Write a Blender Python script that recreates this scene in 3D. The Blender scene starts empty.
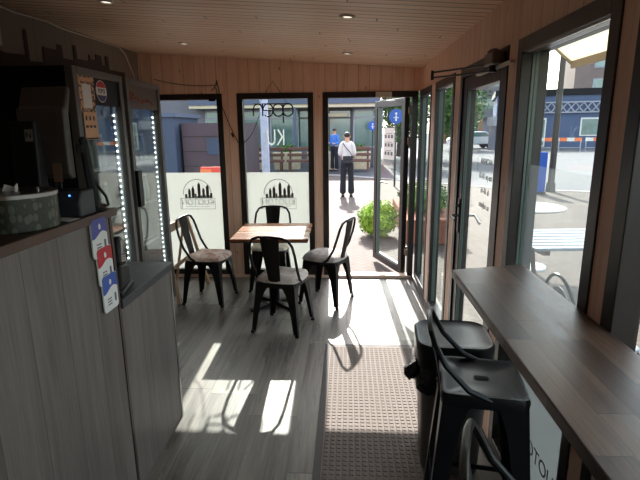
import bpy, math, random
from mathutils import Vector, Matrix, Quaternion
random.seed(7)
SC = bpy.context.scene
COL = SC.collection

# ------------------------------------------------------------------ camera, sky, sun, exposure
def cam_setup():
    p, y, r = math.radians(13.07), math.radians(3.29), math.radians(-.6)
    B = Matrix(((1,0,0),(0,0,-1),(0,1,0)))
    Ry = Matrix(((math.cos(y),math.sin(y),0),(-math.sin(y),math.cos(y),0),(0,0,1)))
    Rp = Matrix(((1,0,0),(0,math.cos(p),-math.sin(p)),(0,math.sin(p),math.cos(p))))
    Rr = Matrix(((math.cos(r),-math.sin(r),0),(math.sin(r),math.cos(r),0),(0,0,1)))
    M = Rr @ Rp @ B @ Ry
    cd = bpy.data.cameras.new('camera'); cd.sensor_width = 36; cd.lens = 27; cd.clip_start = .02; cd.clip_end = 500
    co = bpy.data.objects.new('camera', cd); COL.objects.link(co)
    W = Matrix((M[0], -M[1], -M[2])).transposed().to_4x4()
    W.translation = (0, 0, 1.7)
    co.matrix_world = W
    SC.camera = co
cam_setup()

SUN_EL = math.radians(33.6)
SUN_STRENGTH = 6.2
SKY_STRENGTH = .34
EXPOSURE = 1.05
w = bpy.data.worlds.new('sky'); SC.world = w; w.use_nodes = True
nt = w.node_tree; nt.nodes.clear()
sky = nt.nodes.new('ShaderNodeTexSky'); sky.sky_type = 'NISHITA'; sky.sun_disc = False
sky.sun_elevation = SUN_EL; sky.sun_rotation = math.radians(-2); sky.air_density = 1.0; sky.dust_density = 1.5; sky.ozone_density = 1.0
bg = nt.nodes.new('ShaderNodeBackground'); bg.inputs[1].default_value = SKY_STRENGTH
wo = nt.nodes.new('ShaderNodeOutputWorld')
hs = nt.nodes.new('ShaderNodeHueSaturation'); hs.inputs['Saturation'].default_value = .5
nt.links.new(sky.outputs[0], hs.inputs['Color']); nt.links.new(hs.outputs[0], bg.inputs[0]); nt.links.new(bg.outputs[0], wo.inputs[0])
sl = bpy.data.lights.new('sun', 'SUN'); sl.energy = SUN_STRENGTH; sl.angle = math.radians(.53); sl.color = (1, .94, .87)
so = bpy.data.objects.new('sun', sl); COL.objects.link(so)
so.rotation_euler = Vector((.03*math.cos(SUN_EL), -math.cos(SUN_EL), -math.sin(SUN_EL))).to_track_quat('-Z', 'Y').to_euler()
so.location = (0, 20, 15)
vs = SC.view_settings
SC.display_settings.display_device = 'sRGB'
vs.view_transform = 'Standard'; vs.look = 'None'; vs.gamma = 1; vs.use_curve_mapping = False; vs.exposure = EXPOSURE
SC.cycles.max_bounces = 12; SC.cycles.diffuse_bounces = 6; SC.cycles.transparent_max_bounces = 24
SC.cycles.glossy_bounces = 4; SC.cycles.sample_clamp_indirect = 6; SC.cycles.caustics_reflective = False

# ------------------------------------------------------------------ materials
def srgb(r, g, b):
    f = lambda c: (c/12.92 if c <= .04045 else ((c+.055)/1.055)**2.4)
    return tuple(f(c/255) for c in (r, g, b)) + (1,)

class N:
    """small node-tree helper"""
    def __init__(s, name):
        s.m = bpy.data.materials.new(name); s.m.use_nodes = True
        s.t = s.m.node_tree; s.t.nodes.clear()
        s.out = s.t.nodes.new('ShaderNodeOutputMaterial')
    def n(s, kind, **kw):
        nd = s.t.nodes.new('ShaderNode' + kind)
        for k, v in kw.items():
            if k.startswith('i_'):
                k = k[2:]; k = int(k) if k.isdigit() else k.replace('_', ' ')
                if hasattr(v, 'is_output'): s.t.links.new(v, nd.inputs[k])
                else: nd.inputs[k].default_value = v
            else: setattr(nd, k, v)
        return nd
    def math(s, op, a, b=0.0, c=None):
        nd = s.n('Math', operation=op, i_0=a, i_1=b)
        if c is not None:
            if hasattr(c, 'is_output'): s.t.links.new(c, nd.inputs[2])
            else: nd.inputs[2].default_value = c
        return nd.outputs[0]
    def mix(s, fac, a, b, blend='MIX'):
        nd = s.n('Mix', data_type='RGBA', blend_type=blend)
        for i, v in ((0, fac), (6, a), (7, b)):
            if hasattr(v, 'is_output'): s.t.links.new(v, nd.inputs[i])
            else: nd.inputs[i].default_value = v
        return nd.outputs[2]
    def ramp(s, fac, stops):
        nd = s.n('ValToRGB', i_0=fac); e = nd.color_ramp.elements
        while len(e) < len(stops): e.new(.5)
        for el, (p, c) in zip(e, stops): el.position = p; el.color = c
        return nd.outputs[0]
    def coord(s): return s.n('TexCoord').outputs['Object']
    def bsdf(s, color, rough=.5, metal=0., spec=.5, normal=None, **kw):
        b = s.n('BsdfPrincipled')
        for k, v in (('Base Color', color), ('Roughness', rough), ('Metallic', metal), ('Specular IOR Level', spec), *kw.items()):
            k = k.replace('_', ' ')
            if hasattr(v, 'is_output'): s.t.links.new(v, b.inputs[k])
            else: b.inputs[k].default_value = v
        if normal is not None: s.t.links.new(normal, b.inputs['Normal'])
        return b.outputs[0]
    def bump(s, h, strength=.3, dist=.01):
        return s.n('Bump', i_Height=h, i_Strength=strength, i_Distance=dist).outputs[0]
    def done(s, shader):
        s.t.links.new(shader, s.out.inputs[0]); return s.m

def plain(name, c, rough=.5, metal=0., var=.12, scale=12., spec=.5, bump=0., **kw):
    k = N(name); co = k.coord()
    nz = k.n('TexNoise', i_Vector=co, i_Scale=scale, i_Detail=4.).outputs[0]
    d = tuple(x*(1-var) for x in c[:3]) + (1,); u = tuple(min(1, x*(1+var)) for x in c[:3]) + (1,)
    col = k.ramp(nz, [(.3, d), (.7, u)])
    rg = k.math('MULTIPLY_ADD', nz, .15, rough-.075)
    nrm = k.bump(nz, bump, .004) if bump else None
    return k.done(k.bsdf(col, rg, metal, spec, nrm, **kw))

def planks(name, dark, mid, light, along, across, width, groove=.03, rough=.5, length=None, contrast=.35, knots=0., scale=1., spec=.5, groovecol=.25, streak=0.):
    """boards: along / across are axis indices of object space"""
    k = N(name); sx = k.n('SeparateXYZ', i_0=k.coord()).outputs
    a, c = sx[along], sx[across]
    q = k.math('DIVIDE', c, width); idx = k.math('FLOOR', q); fr = k.math('FRACT', q)
    r1 = k.n('TexWhiteNoise', noise_dimensions='1D', i_W=idx).outputs[0]
    seed = idx
    if length:
        l = k.math('FLOOR', k.math('DIVIDE', k.math('ADD', a, k.math('MULTIPLY', r1, length*3.7)), length))
        lf = k.math('FRACT', k.math('DIVIDE', k.math('ADD', a, k.math('MULTIPLY', r1, length*3.7)), length))
        seed = k.math('MULTIPLY_ADD', l, 17.3, idx)
        r1 = k.n('TexWhiteNoise', noise_dimensions='1D', i_W=seed).outputs[0]
    v = k.n('CombineXYZ', i_X=k.math('MULTIPLY', a, 1.6*scale), i_Y=k.math('MULTIPLY', c, 26*scale), i_Z=k.math('MULTIPLY', seed, 3.71)).outputs[0]
    g = k.n('TexNoise', i_Vector=v, i_Scale=1., i_Detail=6., i_Roughness=.6, i_Distortion=.6).outputs[0]
    v2 = k.n('CombineXYZ', i_X=k.math('MULTIPLY', a, 6*scale), i_Y=k.math('MULTIPLY', c, 140*scale), i_Z=seed).outputs[0]
    g2 = k.n('TexNoise', i_Vector=v2, i_Scale=1., i_Detail=3.).outputs[0]
    f = k.math('ADD', k.math('MULTIPLY', g, .7), k.math('MULTIPLY', g2, .3))
    f = k.math('ADD', f, k.math('MULTIPLY', k.math('SUBTRACT', r1, .5), contrast))
    col = k.ramp(f, [(.28, dark), (.5, mid), (.74, light)])
    if streak:
        v4 = k.n('CombineXYZ', i_X=k.math('MULTIPLY', a, 1.1), i_Y=k.math('MULTIPLY', c, 7.), i_Z=k.math('MULTIPLY', seed, 1.3)).outputs[0]
        st = k.n('TexNoise', i_Vector=v4, i_Scale=1.4, i_Detail=5., i_Roughness=.7).outputs[0]
        col = k.mix(k.math('MULTIPLY', k.math('GREATER_THAN', st, .57), streak), col, tuple(x*.35 for x in dark[:3])+(1,))
    if knots:
        v3 = k.n('CombineXYZ', i_X=k.math('MULTIPLY', a, 4.), i_Y=k.math('MULTIPLY', c, 9.), i_Z=seed).outputs[0]
        kn = k.n('TexVoronoi', i_Vector=v3, i_Scale=1.2, i_Randomness=1.).outputs[0]
        kf = k.math('MULTIPLY', k.math('LESS_THAN', kn, .09), knots)
        col = k.mix(kf, col, tuple(x*.4 for x in dark[:3])+(1,))
    gm = k.math('LESS_THAN', k.math('MINIMUM', fr, k.math('SUBTRACT', 1., fr)), groove)
    if length: gm = k.math('MAXIMUM', gm, k.math('LESS_THAN', lf, .004))
    col = k.mix(k.math('MULTIPLY', gm, 1-groovecol), col, tuple(x*.25 for x in dark[:3])+(1,))
    h = k.math('SUBTRACT', k.math('MULTIPLY', g2, .15), gm)
    rg = k.math('MULTIPLY_ADD', g, .25, rough-.12)
    return k.done(k.bsdf(col, rg, 0., spec, k.bump(h, .5, .004)))

def glass(name, tint=(.93,.97,.95,1), base=.03, edge=.45, rough=0.):
    k = N(name)
    f = k.n('LayerWeight', i_Blend=.5).outputs['Facing']
    fac = k.math('MULTIPLY_ADD', k.math('POWER', f, 5.), edge, base)
    tr = k.n('BsdfTransparent', i_Color=tint).outputs[0]
    gl = k.n('BsdfGlossy', i_Roughness=rough).outputs[0]
    return k.done(k.n('MixShader', i_0=fac, i_1=tr, i_2=gl).outputs[0])

def film(name, white, see):
    k = N(name)
    co = k.coord(); nz = k.n('TexNoise', i_Vector=co, i_Scale=5.).outputs[0]
    tl = k.n('BsdfTranslucent', i_Color=white).outputs[0]
    df = k.n('BsdfDiffuse', i_Color=white).outputs[0]
    tr = k.n('BsdfTransparent').outputs[0]
    a = k.n('MixShader', i_0=.25, i_1=tl, i_2=df).outputs[0]
    return k.done(k.n('MixShader', i_0=k.math('MULTIPLY_ADD', nz, .06, see-.03), i_1=a, i_2=tr).outputs[0])

def emit(name, c, s):
    k = N(name); return k.done(k.n('Emission', i_Color=c, i_Strength=s).outputs[0])

def brick(name, c1, c2, mortar, scale, rough=.8, bw=.2, bh=.1, msize=.008, rot=0.):
    k = N(name)
    mp = k.n('Mapping', i_0=k.coord(), i_Rotation=(0, 0, rot))
    b = k.n('TexBrick', i_Vector=mp.outputs[0], i_Color1=c1, i_Color2=c2, i_Mortar=mortar, i_Scale=scale, i_Mortar_Size=msize, i_Brick_Width=bw, i_Row_Height=bh)
    nz = k.n('TexNoise', i_Vector=mp.outputs[0], i_Scale=1.3, i_Detail=5.).outputs[0]
    col = k.mix(.5, b.outputs[0], k.ramp(nz, [(.3, (.55,.55,.55,1)), (.7, (1,1,1,1))]), 'MULTIPLY')
    return k.done(k.bsdf(col, rough, 0., .3, k.bump(b.outputs[1], -.3, .004)))

MT = {}
MT['pine'] = planks('larch_boards', srgb(220,178,152), srgb(243,206,181), srgb(248,218,196), 2, 0, .118, .016, .55, contrast=.12, knots=.75)
MT['pine_y'] = planks('larch_boards_side', srgb(220,178,152), srgb(243,206,181), srgb(248,218,196), 2, 1, .118, .016, .55, contrast=.12, knots=.6)
MT['pine_post'] = planks('larch_post', srgb(220,178,152), srgb(243,206,181), srgb(248,218,196), 2, 1, 7., 0., .55, contrast=.1, knots=.6)
MT['ceil'] = planks('ceiling_boards', srgb(230,192,162), srgb(246,214,186), srgb(250,224,200), 0, 1, .088, .07, .5, contrast=.22, length=2.4, groovecol=.1)
MT['floor'] = planks('grey_vinyl_planks', srgb(68,62,57), srgb(112,105,98), srgb(140,133,125), 1, 0, .30, .004, .42, length=1.5, contrast=.28, scale=.7, streak=.4, spec=.32)
MT['counter'] = planks('grey_oak_cladding', srgb(74,67,63), srgb(104,96,91), srgb(124,116,110), 2, 1, .195, .008, .5, contrast=.16, scale=.75)
MT['counter_x'] = planks('grey_oak_cladding_end', srgb(74,67,63), srgb(104,96,91), srgb(124,116,110), 2, 0, .195, .008, .5, contrast=.16, scale=.75)
MT['top'] = planks('dark_walnut_top', srgb(44,27,19), srgb(70,44,31), srgb(92,60,42), 1, 0, .09, .004, .42, contrast=.2)
MT['bar'] = planks('dark_stained_bar', srgb(54,39,32), srgb(86,65,54), srgb(116,92,77), 1, 0, .075, .006, .40, length=.5, contrast=.42, spec=.5)
MT['table'] = planks('table_wood', srgb(120,62,30), srgb(158,92,52), srgb(184,120,76), 0, 1, .12, .006, .25, contrast=.45, spec=.7)
MT['lower'] = plain('dark_grey_laminate', srgb(48,50,54), .5, var=.06)
MT['wallgrey'] = planks('grey_wall_panels', srgb(116,106,98), srgb(122,112,104), srgb(128,118,110), 2, 1, .40, .006, .7, contrast=.05)
MT['mural'] = plain('dark_brown_skyline', srgb(44,31,28), .7)
MT['frame'] = plain('dark_brown_frame', srgb(38,32,30), .38, var=.05)
MT['reveal'] = plain('grey_green_glazing', srgb(92,108,102), .35, var=.05)
MT['black'] = plain('black_powder_coat', srgb(14,13,14), .42, var=.08, spec=.3)
MT['stool'] = plain('black_satin_metal', srgb(15,16,20), .38, var=.06, spec=.35)
MT['plastic'] = plain('black_plastic', srgb(16,16,18), .5, var=.08, spec=.3)
MT['bag'] = plain('black_rubbish_bag', srgb(16,16,18), .28, var=.1, bump=.4, scale=30)
MT['greybin'] = plain('grey_bin_shell', srgb(84,80,78), .42, var=.05)
MT['coolgrey'] = plain('cooler_grey_frame', srgb(92,88,84), .42, var=.05)
MT['coolblack'] = plain('cooler_black_side', srgb(8,8,9), .6, var=.08, spec=.2)
MT['coolin'] = plain('cooler_white_liner', srgb(196,202,204), .5, var=.05)
MT['header'] = plain('cooler_dark_header', srgb(26,25,29), .5, var=.05, spec=.2)
MT['headtan'] = plain('cooler_taupe_header', srgb(100,88,81), .45, var=.05, spec=.3)
MT['mat'] = plain('grey_rubber_mat', srgb(106,95,87), .75, var=.12, scale=40)
MT['matedge'] = plain('dark_rubber_edge', srgb(50,47,46), .7)
MT['steel'] = plain('brushed_steel', srgb(170,170,168), .3, 1., var=.06)
MT['darksteel'] = plain('dark_steel', srgb(70,66,62), .4, .8, var=.06)
MT['white'] = plain('white_plastic', srgb(225,222,216), .45, var=.03)
MT['cream'] = plain('cream_plastic', srgb(200,190,175), .5, var=.03)
MT['paper'] = plain('white_paper', srgb(226,226,224), .7, var=.03)
MT['red'] = plain('red_print', srgb(190,28,44), .45, var=.05)
MT['blue'] = plain('blue_print', srgb(28,78,168), .45, var=.05)
MT['indigo'] = plain('indigo_print', srgb(66,72,150), .45, var=.05)
MT['navy'] = plain('navy_print', srgb(26,34,92), .45, var=.05)
MT['ink'] = plain('grey_ink', srgb(92,94,98), .6, var=.05)
MT['tan'] = plain('tan_print', srgb(206,158,118), .5, var=.06)
MT['inkdark'] = plain('dark_ink', srgb(44,36,34), .6)
MT['redink'] = plain('dull_red_ink', srgb(150,78,62), .6)
MT['green'] = plain('green_sticker', srgb(30,110,74), .45, var=.05)
MT['logo'] = plain('grey_vinyl_print', srgb(72,66,64), .6, var=.05)
MT['logow'] = plain('white_vinyl_print', srgb(232,236,234), .6, var=.03)
MT['birch'] = plain('pale_beech', srgb(196,158,128), .5, var=.12, scale=8)
MT['glass'] = glass('clear_glass')
MT['coolglass'] = glass('cooler_glass', (.92,.95,.94,1), .19, .6)
MT['film'] = film('frosted_window_film', (.44,.44,.425,1), .14)
MT['vinyl'] = film('white_vinyl_lettering', (.42,.44,.43,1), .12)
MT['filmthin'] = film('thin_frosted_film', (.6,.62,.6,1), .88)
MT['led'] = emit('cooler_led', (.86,.95,1,1), 6.)
MT['ledblue'] = emit('blue_led', (.1,.35,1,1), 1.2)
MT['spot'] = emit('downlight_lens', (1,.85,.7,1), .8)
MT['screen'] = plain('grey_lcd', srgb(120,128,130), .2, var=.08)
MT['bottle'] = plain('pale_bottle', srgb(150,165,165), .15, var=.15)
MT['skin'] = plain('skin', srgb(196,148,122), .5, var=.05)
MT['hair'] = plain('dark_hair', srgb(38,28,24), .5, var=.2)
MT['shirt'] = plain('white_shirt', srgb(214,208,206), .8, var=.05)
MT['trousers'] = plain('black_trousers', srgb(22,24,34), .8)
MT['blueshirt'] = plain('blue_shirt', srgb(70,120,200), .8, var=.08)
MT['handbag'] = plain('dark_leather', srgb(24,26,38), .5)
MT['leaf'] = plain('bright_green_leaves', srgb(150,186,62), .55, var=.45, scale=4., spec=.3)
MT['leafdark'] = plain('mid_green_leaves', srgb(86,118,54), .55, var=.45, scale=3., spec=.3)
MT['trunk'] = plain('bark', srgb(78,62,50), .9)
MT['paving'] = brick('pink_brick_paving', srgb(106,94,87), srgb(97,85,78), srgb(80,72,69), 1., rot=.785)
MT['asphalt'] = plain('grey_asphalt', srgb(98,98,102), .9, var=.14, scale=.8)
MT['kerb'] = plain('concrete_kerb', srgb(176,172,166), .9)
MT['soil'] = plain('planter_brick', srgb(150,98,78), .9, var=.2)
MT['facade'] = plain('grey_violet_facade', srgb(112,108,116), .8, var=.08, scale=.6)
MT['maroon'] = plain('maroon_cladding', srgb(84,66,74), .7, var=.1, scale=1.)
MT['kioskblue'] = plain('slate_blue_cladding', srgb(66,76,98), .7, var=.1, scale=1.)
MT['beam'] = plain('blue_grey_beam', srgb(84,92,114), .6, var=.05, scale=.4)
MT['beige'] = plain('beige_trim', srgb(214,198,172), .7, var=.06)
MT['shopglass'] = plain('shop_window_glass', srgb(96,124,120), .12, var=.3, scale=.8, spec=.9)
MT['bench'] = plain('brown_bench_slats', srgb(104,72,62), .7, var=.15)
MT['stone'] = plain('cream_stone', srgb(206,190,160), .9, var=.15)
MT['orange'] = plain('orange_board', srgb(236,120,62), .5, var=.2, scale=3)
MT['boardred'] = plain('red_board', srgb(226,62,46), .5, var=.1)
MT['awning'] = film('cream_awning_cloth', (.94,.88,.72,1), .02)
MT['bluehouse'] = plain('blue_render', srgb(84,98,128), .8, var=.06, scale=.5)
MT['brownhouse'] = plain('grey_brown_brick', srgb(128,112,108), .9, var=.14, scale=.7)
MT['greyhouse'] = plain('pale_grey_render', srgb(160,160,170), .8, var=.08, scale=.5)
MT['terracotta'] = plain('terracotta_wall', srgb(188,128,96), .8, var=.08, scale=.5)
MT['carwhite'] = plain('white_car_paint', srgb(226,228,230), .25, var=.02)
MT['tyre'] = plain('tyre_rubber', srgb(24,24,25), .8)
MT['tablewhite'] = plain('white_table_top', srgb(176,176,172), .6, var=.05)
MT['slat'] = plain('weathered_white_slats', srgb(138,146,156), .6, var=.1)
def cushion_mat(name, a, b, c):
    k = N(name); nz = k.n('TexNoise', i_Vector=k.coord(), i_Scale=14., i_Detail=5., i_Roughness=.65).outputs[0]
    n2 = k.n('TexNoise', i_Vector=k.coord(), i_Scale=160., i_Detail=2.).outputs[0]
    col = k.ramp(nz, [(.36, a), (.5, b), (.64, c)])
    return k.done(k.bsdf(col, .95, 0., .1, k.bump(n2, .6, .004)))
MT['cush_pink'] = cushion_mat('pink_fleece', srgb(192,142,124), srgb(230,204,190), srgb(244,232,224))
MT['cush_grey'] = cushion_mat('grey_cotton', srgb(176,168,164), srgb(202,194,188), srgb(222,214,206))
MT['cush_cream'] = cushion_mat('cream_fleece', srgb(206,194,166), srgb(230,220,196), srgb(242,234,216))
MT['cush_stone'] = cushion_mat('stone_fleece', srgb(180,168,158), srgb(216,206,196), srgb(234,228,218))
def tin_mat():
    k = N('tin_leaf_pattern'); co = k.coord()
    mp = k.n('Mapping', i_0=co, i_Scale=(44, 44, 26)).outputs[0]
    v = k.n('TexVoronoi', i_Vector=mp, i_Scale=1., i_Randomness=.35)
    d = v.outputs[0]
    col = k.ramp(d, [(.0, srgb(90,95,82)), (.40, srgb(80,86,72)), (.46, srgb(42,45,36)), (.8, srgb(54,58,47))])
    return k.done(k.bsdf(col, .4, .2))
MT['tin'] = tin_mat()
def leopard_mat():
    k = N('leopard_print'); co = k.coord()
    v = k.n('TexNoise', i_Vector=co, i_Scale=22., i_Detail=1.).outputs[0]
    return k.done(k.bsdf(k.ramp(v, [(.42, srgb(206,160,116)), (.46, srgb(46,36,30)), (.53, srgb(46,36,30)), (.57, srgb(206,160,116))]), .45))
MT['leopard'] = leopard_mat()

# ------------------------------------------------------------------ mesh building
class MB:
    def __init__(s): s.v = []; s.f = []
    def add(s, vs, fs, mtx=None):
        o = len(s.v)
        s.v += [tuple(mtx @ Vector(p)) if mtx else tuple(p) for p in vs]
        s.f += [tuple(i+o for i in f) for f in fs]; return s
    def box(s, x0, y0, z0, x1, y1, z1, mtx=None):
        x0, x1 = sorted((x0, x1)); y0, y1 = sorted((y0, y1)); z0, z1 = sorted((z0, z1))
        v = [(x0,y0,z0),(x1,y0,z0),(x1,y1,z0),(x0,y1,z0),(x0,y0,z1),(x1,y0,z1),(x1,y1,z1),(x0,y1,z1)]
        return s.add(v, [(3,2,1,0),(4,5,6,7),(0,1,5,4),(1,2,6,5),(2,3,7,6),(3,0,4,7)], mtx)
    def prism(s, poly, ext, mtx=None):
        n = len(poly); e = Vector(ext); v = [Vector(p) for p in poly]
        nr = Vector((0,0,0))
        for i in range(n): nr += v[i].cross(v[(i+1) % n])
        if nr.dot(e) > 0: v = v[::-1]
        v = v + [p+e for p in v]
        f = [tuple(range(n)), tuple(range(2*n-1, n-1, -1))]
        f += [(i, i+n, (i+1) % n+n, (i+1) % n) for i in range(n)]
        return s.add(v, f, mtx)
    def ring_loft(s, rings, cap=True, closed=False, mtx=None):
        n = len(rings[0]); v = [p for r in rings for p in r]; f = []
        m = len(rings)
        for j in range(m if closed else m-1):
            a, b = j*n, ((j+1) % m)*n
            for i in range(n): f.append((a+i, a+(i+1) % n, b+(i+1) % n, b+i))
        if cap and not closed:
            f.append(tuple(range(n-1, -1, -1))); f.append(tuple(range((m-1)*n, m*n)))
        return s.add(v, f, mtx)
    def cyl(s, p0, p1, r0, r1=None, n=16, mtx=None):
        return s.tube([p0, p1], [r0, r0 if r1 is None else r1], n, mtx=mtx)
    def tube(s, pts, r, n=10, closed=False, mtx=None, flat=1.):
        P = [Vector(p) for p in pts]; m = len(P)
        R = r if isinstance(r, (list, tuple)) else [r]*m
        T = []
        for i in range(m):
            a = P[(i-1) % m] if (closed or i > 0) else P[i]; b = P[(i+1) % m] if (closed or i < m-1) else P[i]
            T.append((b-a).normalized())
        u = T[0].orthogonal().normalized(); rings = []
        for i in range(m):
            u = (u - T[i]*u.dot(T[i])); u = u.normalized() if u.length > 1e-6 else T[i].orthogonal().normalized()
            w_ = T[i].cross(u)
            rings.append([P[i] + (u*math.cos(2*math.pi*k/n) + w_*flat*math.sin(2*math.pi*k/n))*R[i] for k in range(n)])
        return s.ring_loft(rings, not closed, closed, mtx)
    def lathe(s, prof, c=(0,0,0), n=32, mtx=None):
        rings = [[(c[0]+r*math.cos(2*math.pi*k/n), c[1]+r*math.sin(2*math.pi*k/n), c[2]+z) for k in range(n)] for r, z in prof]
        return s.ring_loft(rings, True, False, mtx)
    def ball(s, c, r, n=12, m=8, mtx=None):
        rx, ry, rz = r if isinstance(r, (tuple, list)) else (r, r, r)
        rings = []
        for j in range(1, m):
            t = -math.pi/2 + math.pi*j/m
            rings.append([(c[0]+rx*math.cos(t)*math.cos(2*math.pi*k/n), c[1]+ry*math.cos(t)*math.sin(2*math.pi*k/n), c[2]+rz*math.sin(t)) for k in range(n)])
        return s.ring_loft(rings, True, False, mtx)
    def build(s, name, mat, parent=None, smooth=35, bevel=0, solid=0, subsurf=0):
        me = bpy.data.meshes.new(name); me.from_pydata(s.v, [], s.f); me.update()
        if smooth:
            for p in me.polygons: p.use_smooth = True
            if smooth < 180: me.set_sharp_from_angle(angle=math.radians(smooth))
        me.materials.append(MT[mat] if isinstance(mat, str) else mat)
        o = bpy.data.objects.new(name, me); COL.objects.link(o)
        if parent is not None: o.parent = parent
        if solid:
            md = o.modifiers.new('solid', 'SOLIDIFY'); md.thickness = solid; md.offset = 0
        if bevel:
            md = o.modifiers.new('bevel', 'BEVEL'); md.width = bevel; md.segments = 2; md.limit_method = 'ANGLE'; md.angle_limit = math.radians(40)
        if subsurf:
            md = o.modifiers.new('sub', 'SUBSURF'); md.levels = subsurf; md.render_levels = subsurf
        return o

def tag(o, label, cat, group=None):
    o['label'] = label; o['category'] = cat
    if group: o['group'] = group
    return o
def thing(name, label, cat, loc=(0,0,0), rz=0., group=None):
    o = bpy.data.objects.new(name, None); COL.objects.link(o); o.empty_display_size = .1
    o.location = loc; o.rotation_euler = (0, 0, rz)
    return tag(o, label, cat, group)
def struct(o): o['kind'] = 'structure'; return o
def sempty(name):
    o = bpy.data.objects.new(name, None); COL.objects.link(o); return struct(o)
def lab(o, t): o['label'] = t; return o
def dup(root, loc=None, rz=None, label=None, group=None):
    r = root.copy(); COL.objects.link(r)
    if loc is not None: r.location = loc
    if rz is not None: r.rotation_euler = (0, 0, rz)
    if label: r['label'] = label
    if group: r['group'] = group
    for ch in list(root.children):
        c = ch.copy(); COL.objects.link(c); c.parent = r
        for g in list(ch.children):
            d = g.copy(); COL.objects.link(d); d.parent = c
    return r
def text(name, body, size, mat, parent, origin, right, up, ext=.0006, align='CENTER', sx=1.):
    cu = bpy.data.curves.new(name, 'FONT'); cu.body = body; cu.size = size; cu.extrude = ext; cu.align_x = align; cu.align_y = 'CENTER'
    cu.materials.append(MT[mat]); cu.space_character = 1.0
    tmp = bpy.data.objects.new(name+'_t', cu); COL.objects.link(tmp)
    me = bpy.data.meshes.new_from_object(tmp.evaluated_get(bpy.context.evaluated_depsgraph_get()))
    bpy.data.objects.remove(tmp); bpy.data.curves.remove(cu)
    r = Vector(right).normalized(); u = Vector(up).normalized(); nn = r.cross(u)
    for v in me.vertices:
        v.co = Vector(origin) + r*v.co.x*sx + u*v.co.y + nn*v.co.z
    me.name = name
    o = bpy.data.objects.new(name, me); COL.objects.link(o)
    if parent is not None: o.parent = parent
    return o
def circ(n, r, a0=0., a1=2*math.pi, closed=True):
    m = n if closed else n-1
    return [(r*math.cos(a0+(a1-a0)*i/m), r*math.sin(a0+(a1-a0)*i/m)) for i in range(n)]

# ------------------------------------------------------------------ room shell
XR, XL, YB, YF = .78, -2.26, 5.37, -2.4
ceil_z = lambda x: 2.31 + (XR-x)*.066
HT = 2.08                         # top of frames
struct(MB().box(-2.5, YF-.2, -.12, XR+.14, YB+.14, 0).build('floor', 'floor', smooth=0))
c = MB(); c.prism([(XL-.2, YF-.2, ceil_z(XL-.2)), (XR+.3, YF-.2, ceil_z(XR+.3)), (XR+.3, YF-.2, ceil_z(XR+.3)+.14), (XL-.2, YF-.2, ceil_z(XL-.2)+.14)], (0, YB-YF+.45, 0))
struct(c.build('ceiling', 'ceil', smooth=0))
# back wall: boards above the frames, posts between them
bw = MB()
bw.prism([(XL-.1, YB, HT), (XR, YB, HT), (XR, YB, 2.32), (XL-.1, YB, ceil_z(XL-.1)+.01)], (0, .12, 0))
bw.box(XL-.1, YB, 0, -2.20, YB+.12, HT)
struct(bw.build('wall_back', 'pine', smooth=0))
pb = MB(); pb.box(-1.36, YB-.004, 0, -1.20, YB+.12, HT); struct(pb.build('trim_1', 'pine', smooth=0))
pb = MB(); pb.box(-.365, YB-.004, 0, -.265, YB+.12, HT); struct(pb.build('trim_2', 'pine', smooth=0))
# sill strip under the back frames
pb = MB(); pb.box(-2.20, YB-.015, 0, .74, YB+.12, .035); struct(pb.build('trim_3', 'pine_post', smooth=0, bevel=.003))
# right wall: boards above frames, posts
rw = MB(); rw.box(XR, YF, HT, XR+.07, YB+.12, 2.37); struct(rw.build('wall_right', 'pine_y', smooth=0))
frames_r = [(4.63, 5.37), (3.65, 4.43), (2.48, 3.47), (1.50, 2.35), (.40, 1.41), (-.70, .29), (-1.85, -.82)]
posts_r = [(4.43, 4.63), (3.47, 3.65), (2.35, 2.48), (1.41, 1.50), (.29, .40), (-.82, -.70), (YF, -1.85)]
for i, (a, b) in enumerate(posts_r):
    struct(MB().box(XR-.006, a, 0, XR+.07, b, HT).build('trim_%d' % (4+i), 'pine_post', smooth=0))
pb = MB(); pb.box(XR-.03, 3.47, 0, XR+.07, 5.35, .03); pb.box(XR-.01, YF, 0, XR+.07, 2.48, .03)
struct(pb.build('trim_11', 'darksteel', smooth=0))
# left wall and rear wall
struct(MB().box(XL-.12, YF-.1, 0, XL, YB+.12, 2.53).build('wall_left', 'wallgrey', smooth=0))
rr = MB(); rr.box(XL, YF-.12, 0, XR+.12, YF, 2.55)
struct(rr.build('wall_front', 'pine', smooth=0))

def frame_mesh(fn, a0, a1, z0, z1, face, depth):
    """rectangular frame in plane (a, z); fn(a0, d0, z0, a1, d1, z1) adds a box"""
    m = MB()
    fn(m, a0, 0, z0, a0+face, depth, z1); fn(m, a1-face, 0, z0, a1, depth, z1)
    fn(m, a0+face, 0, z0, a1-face, depth, z0+face); fn(m, a0+face, 0, z1-face, a1-face, depth, z1)
    return m
bfn = lambda m, a0, d0, z0, a1, d1, z1: m.box(a0, YB-.012+d0, z0, a1, YB-.012+d1, z1)
rfn = lambda m, a0, d0, z0, a1, d1, z1: m.box(XR-.012+d0, a0, z0, XR-.012+d1, a1, z1)

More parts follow.
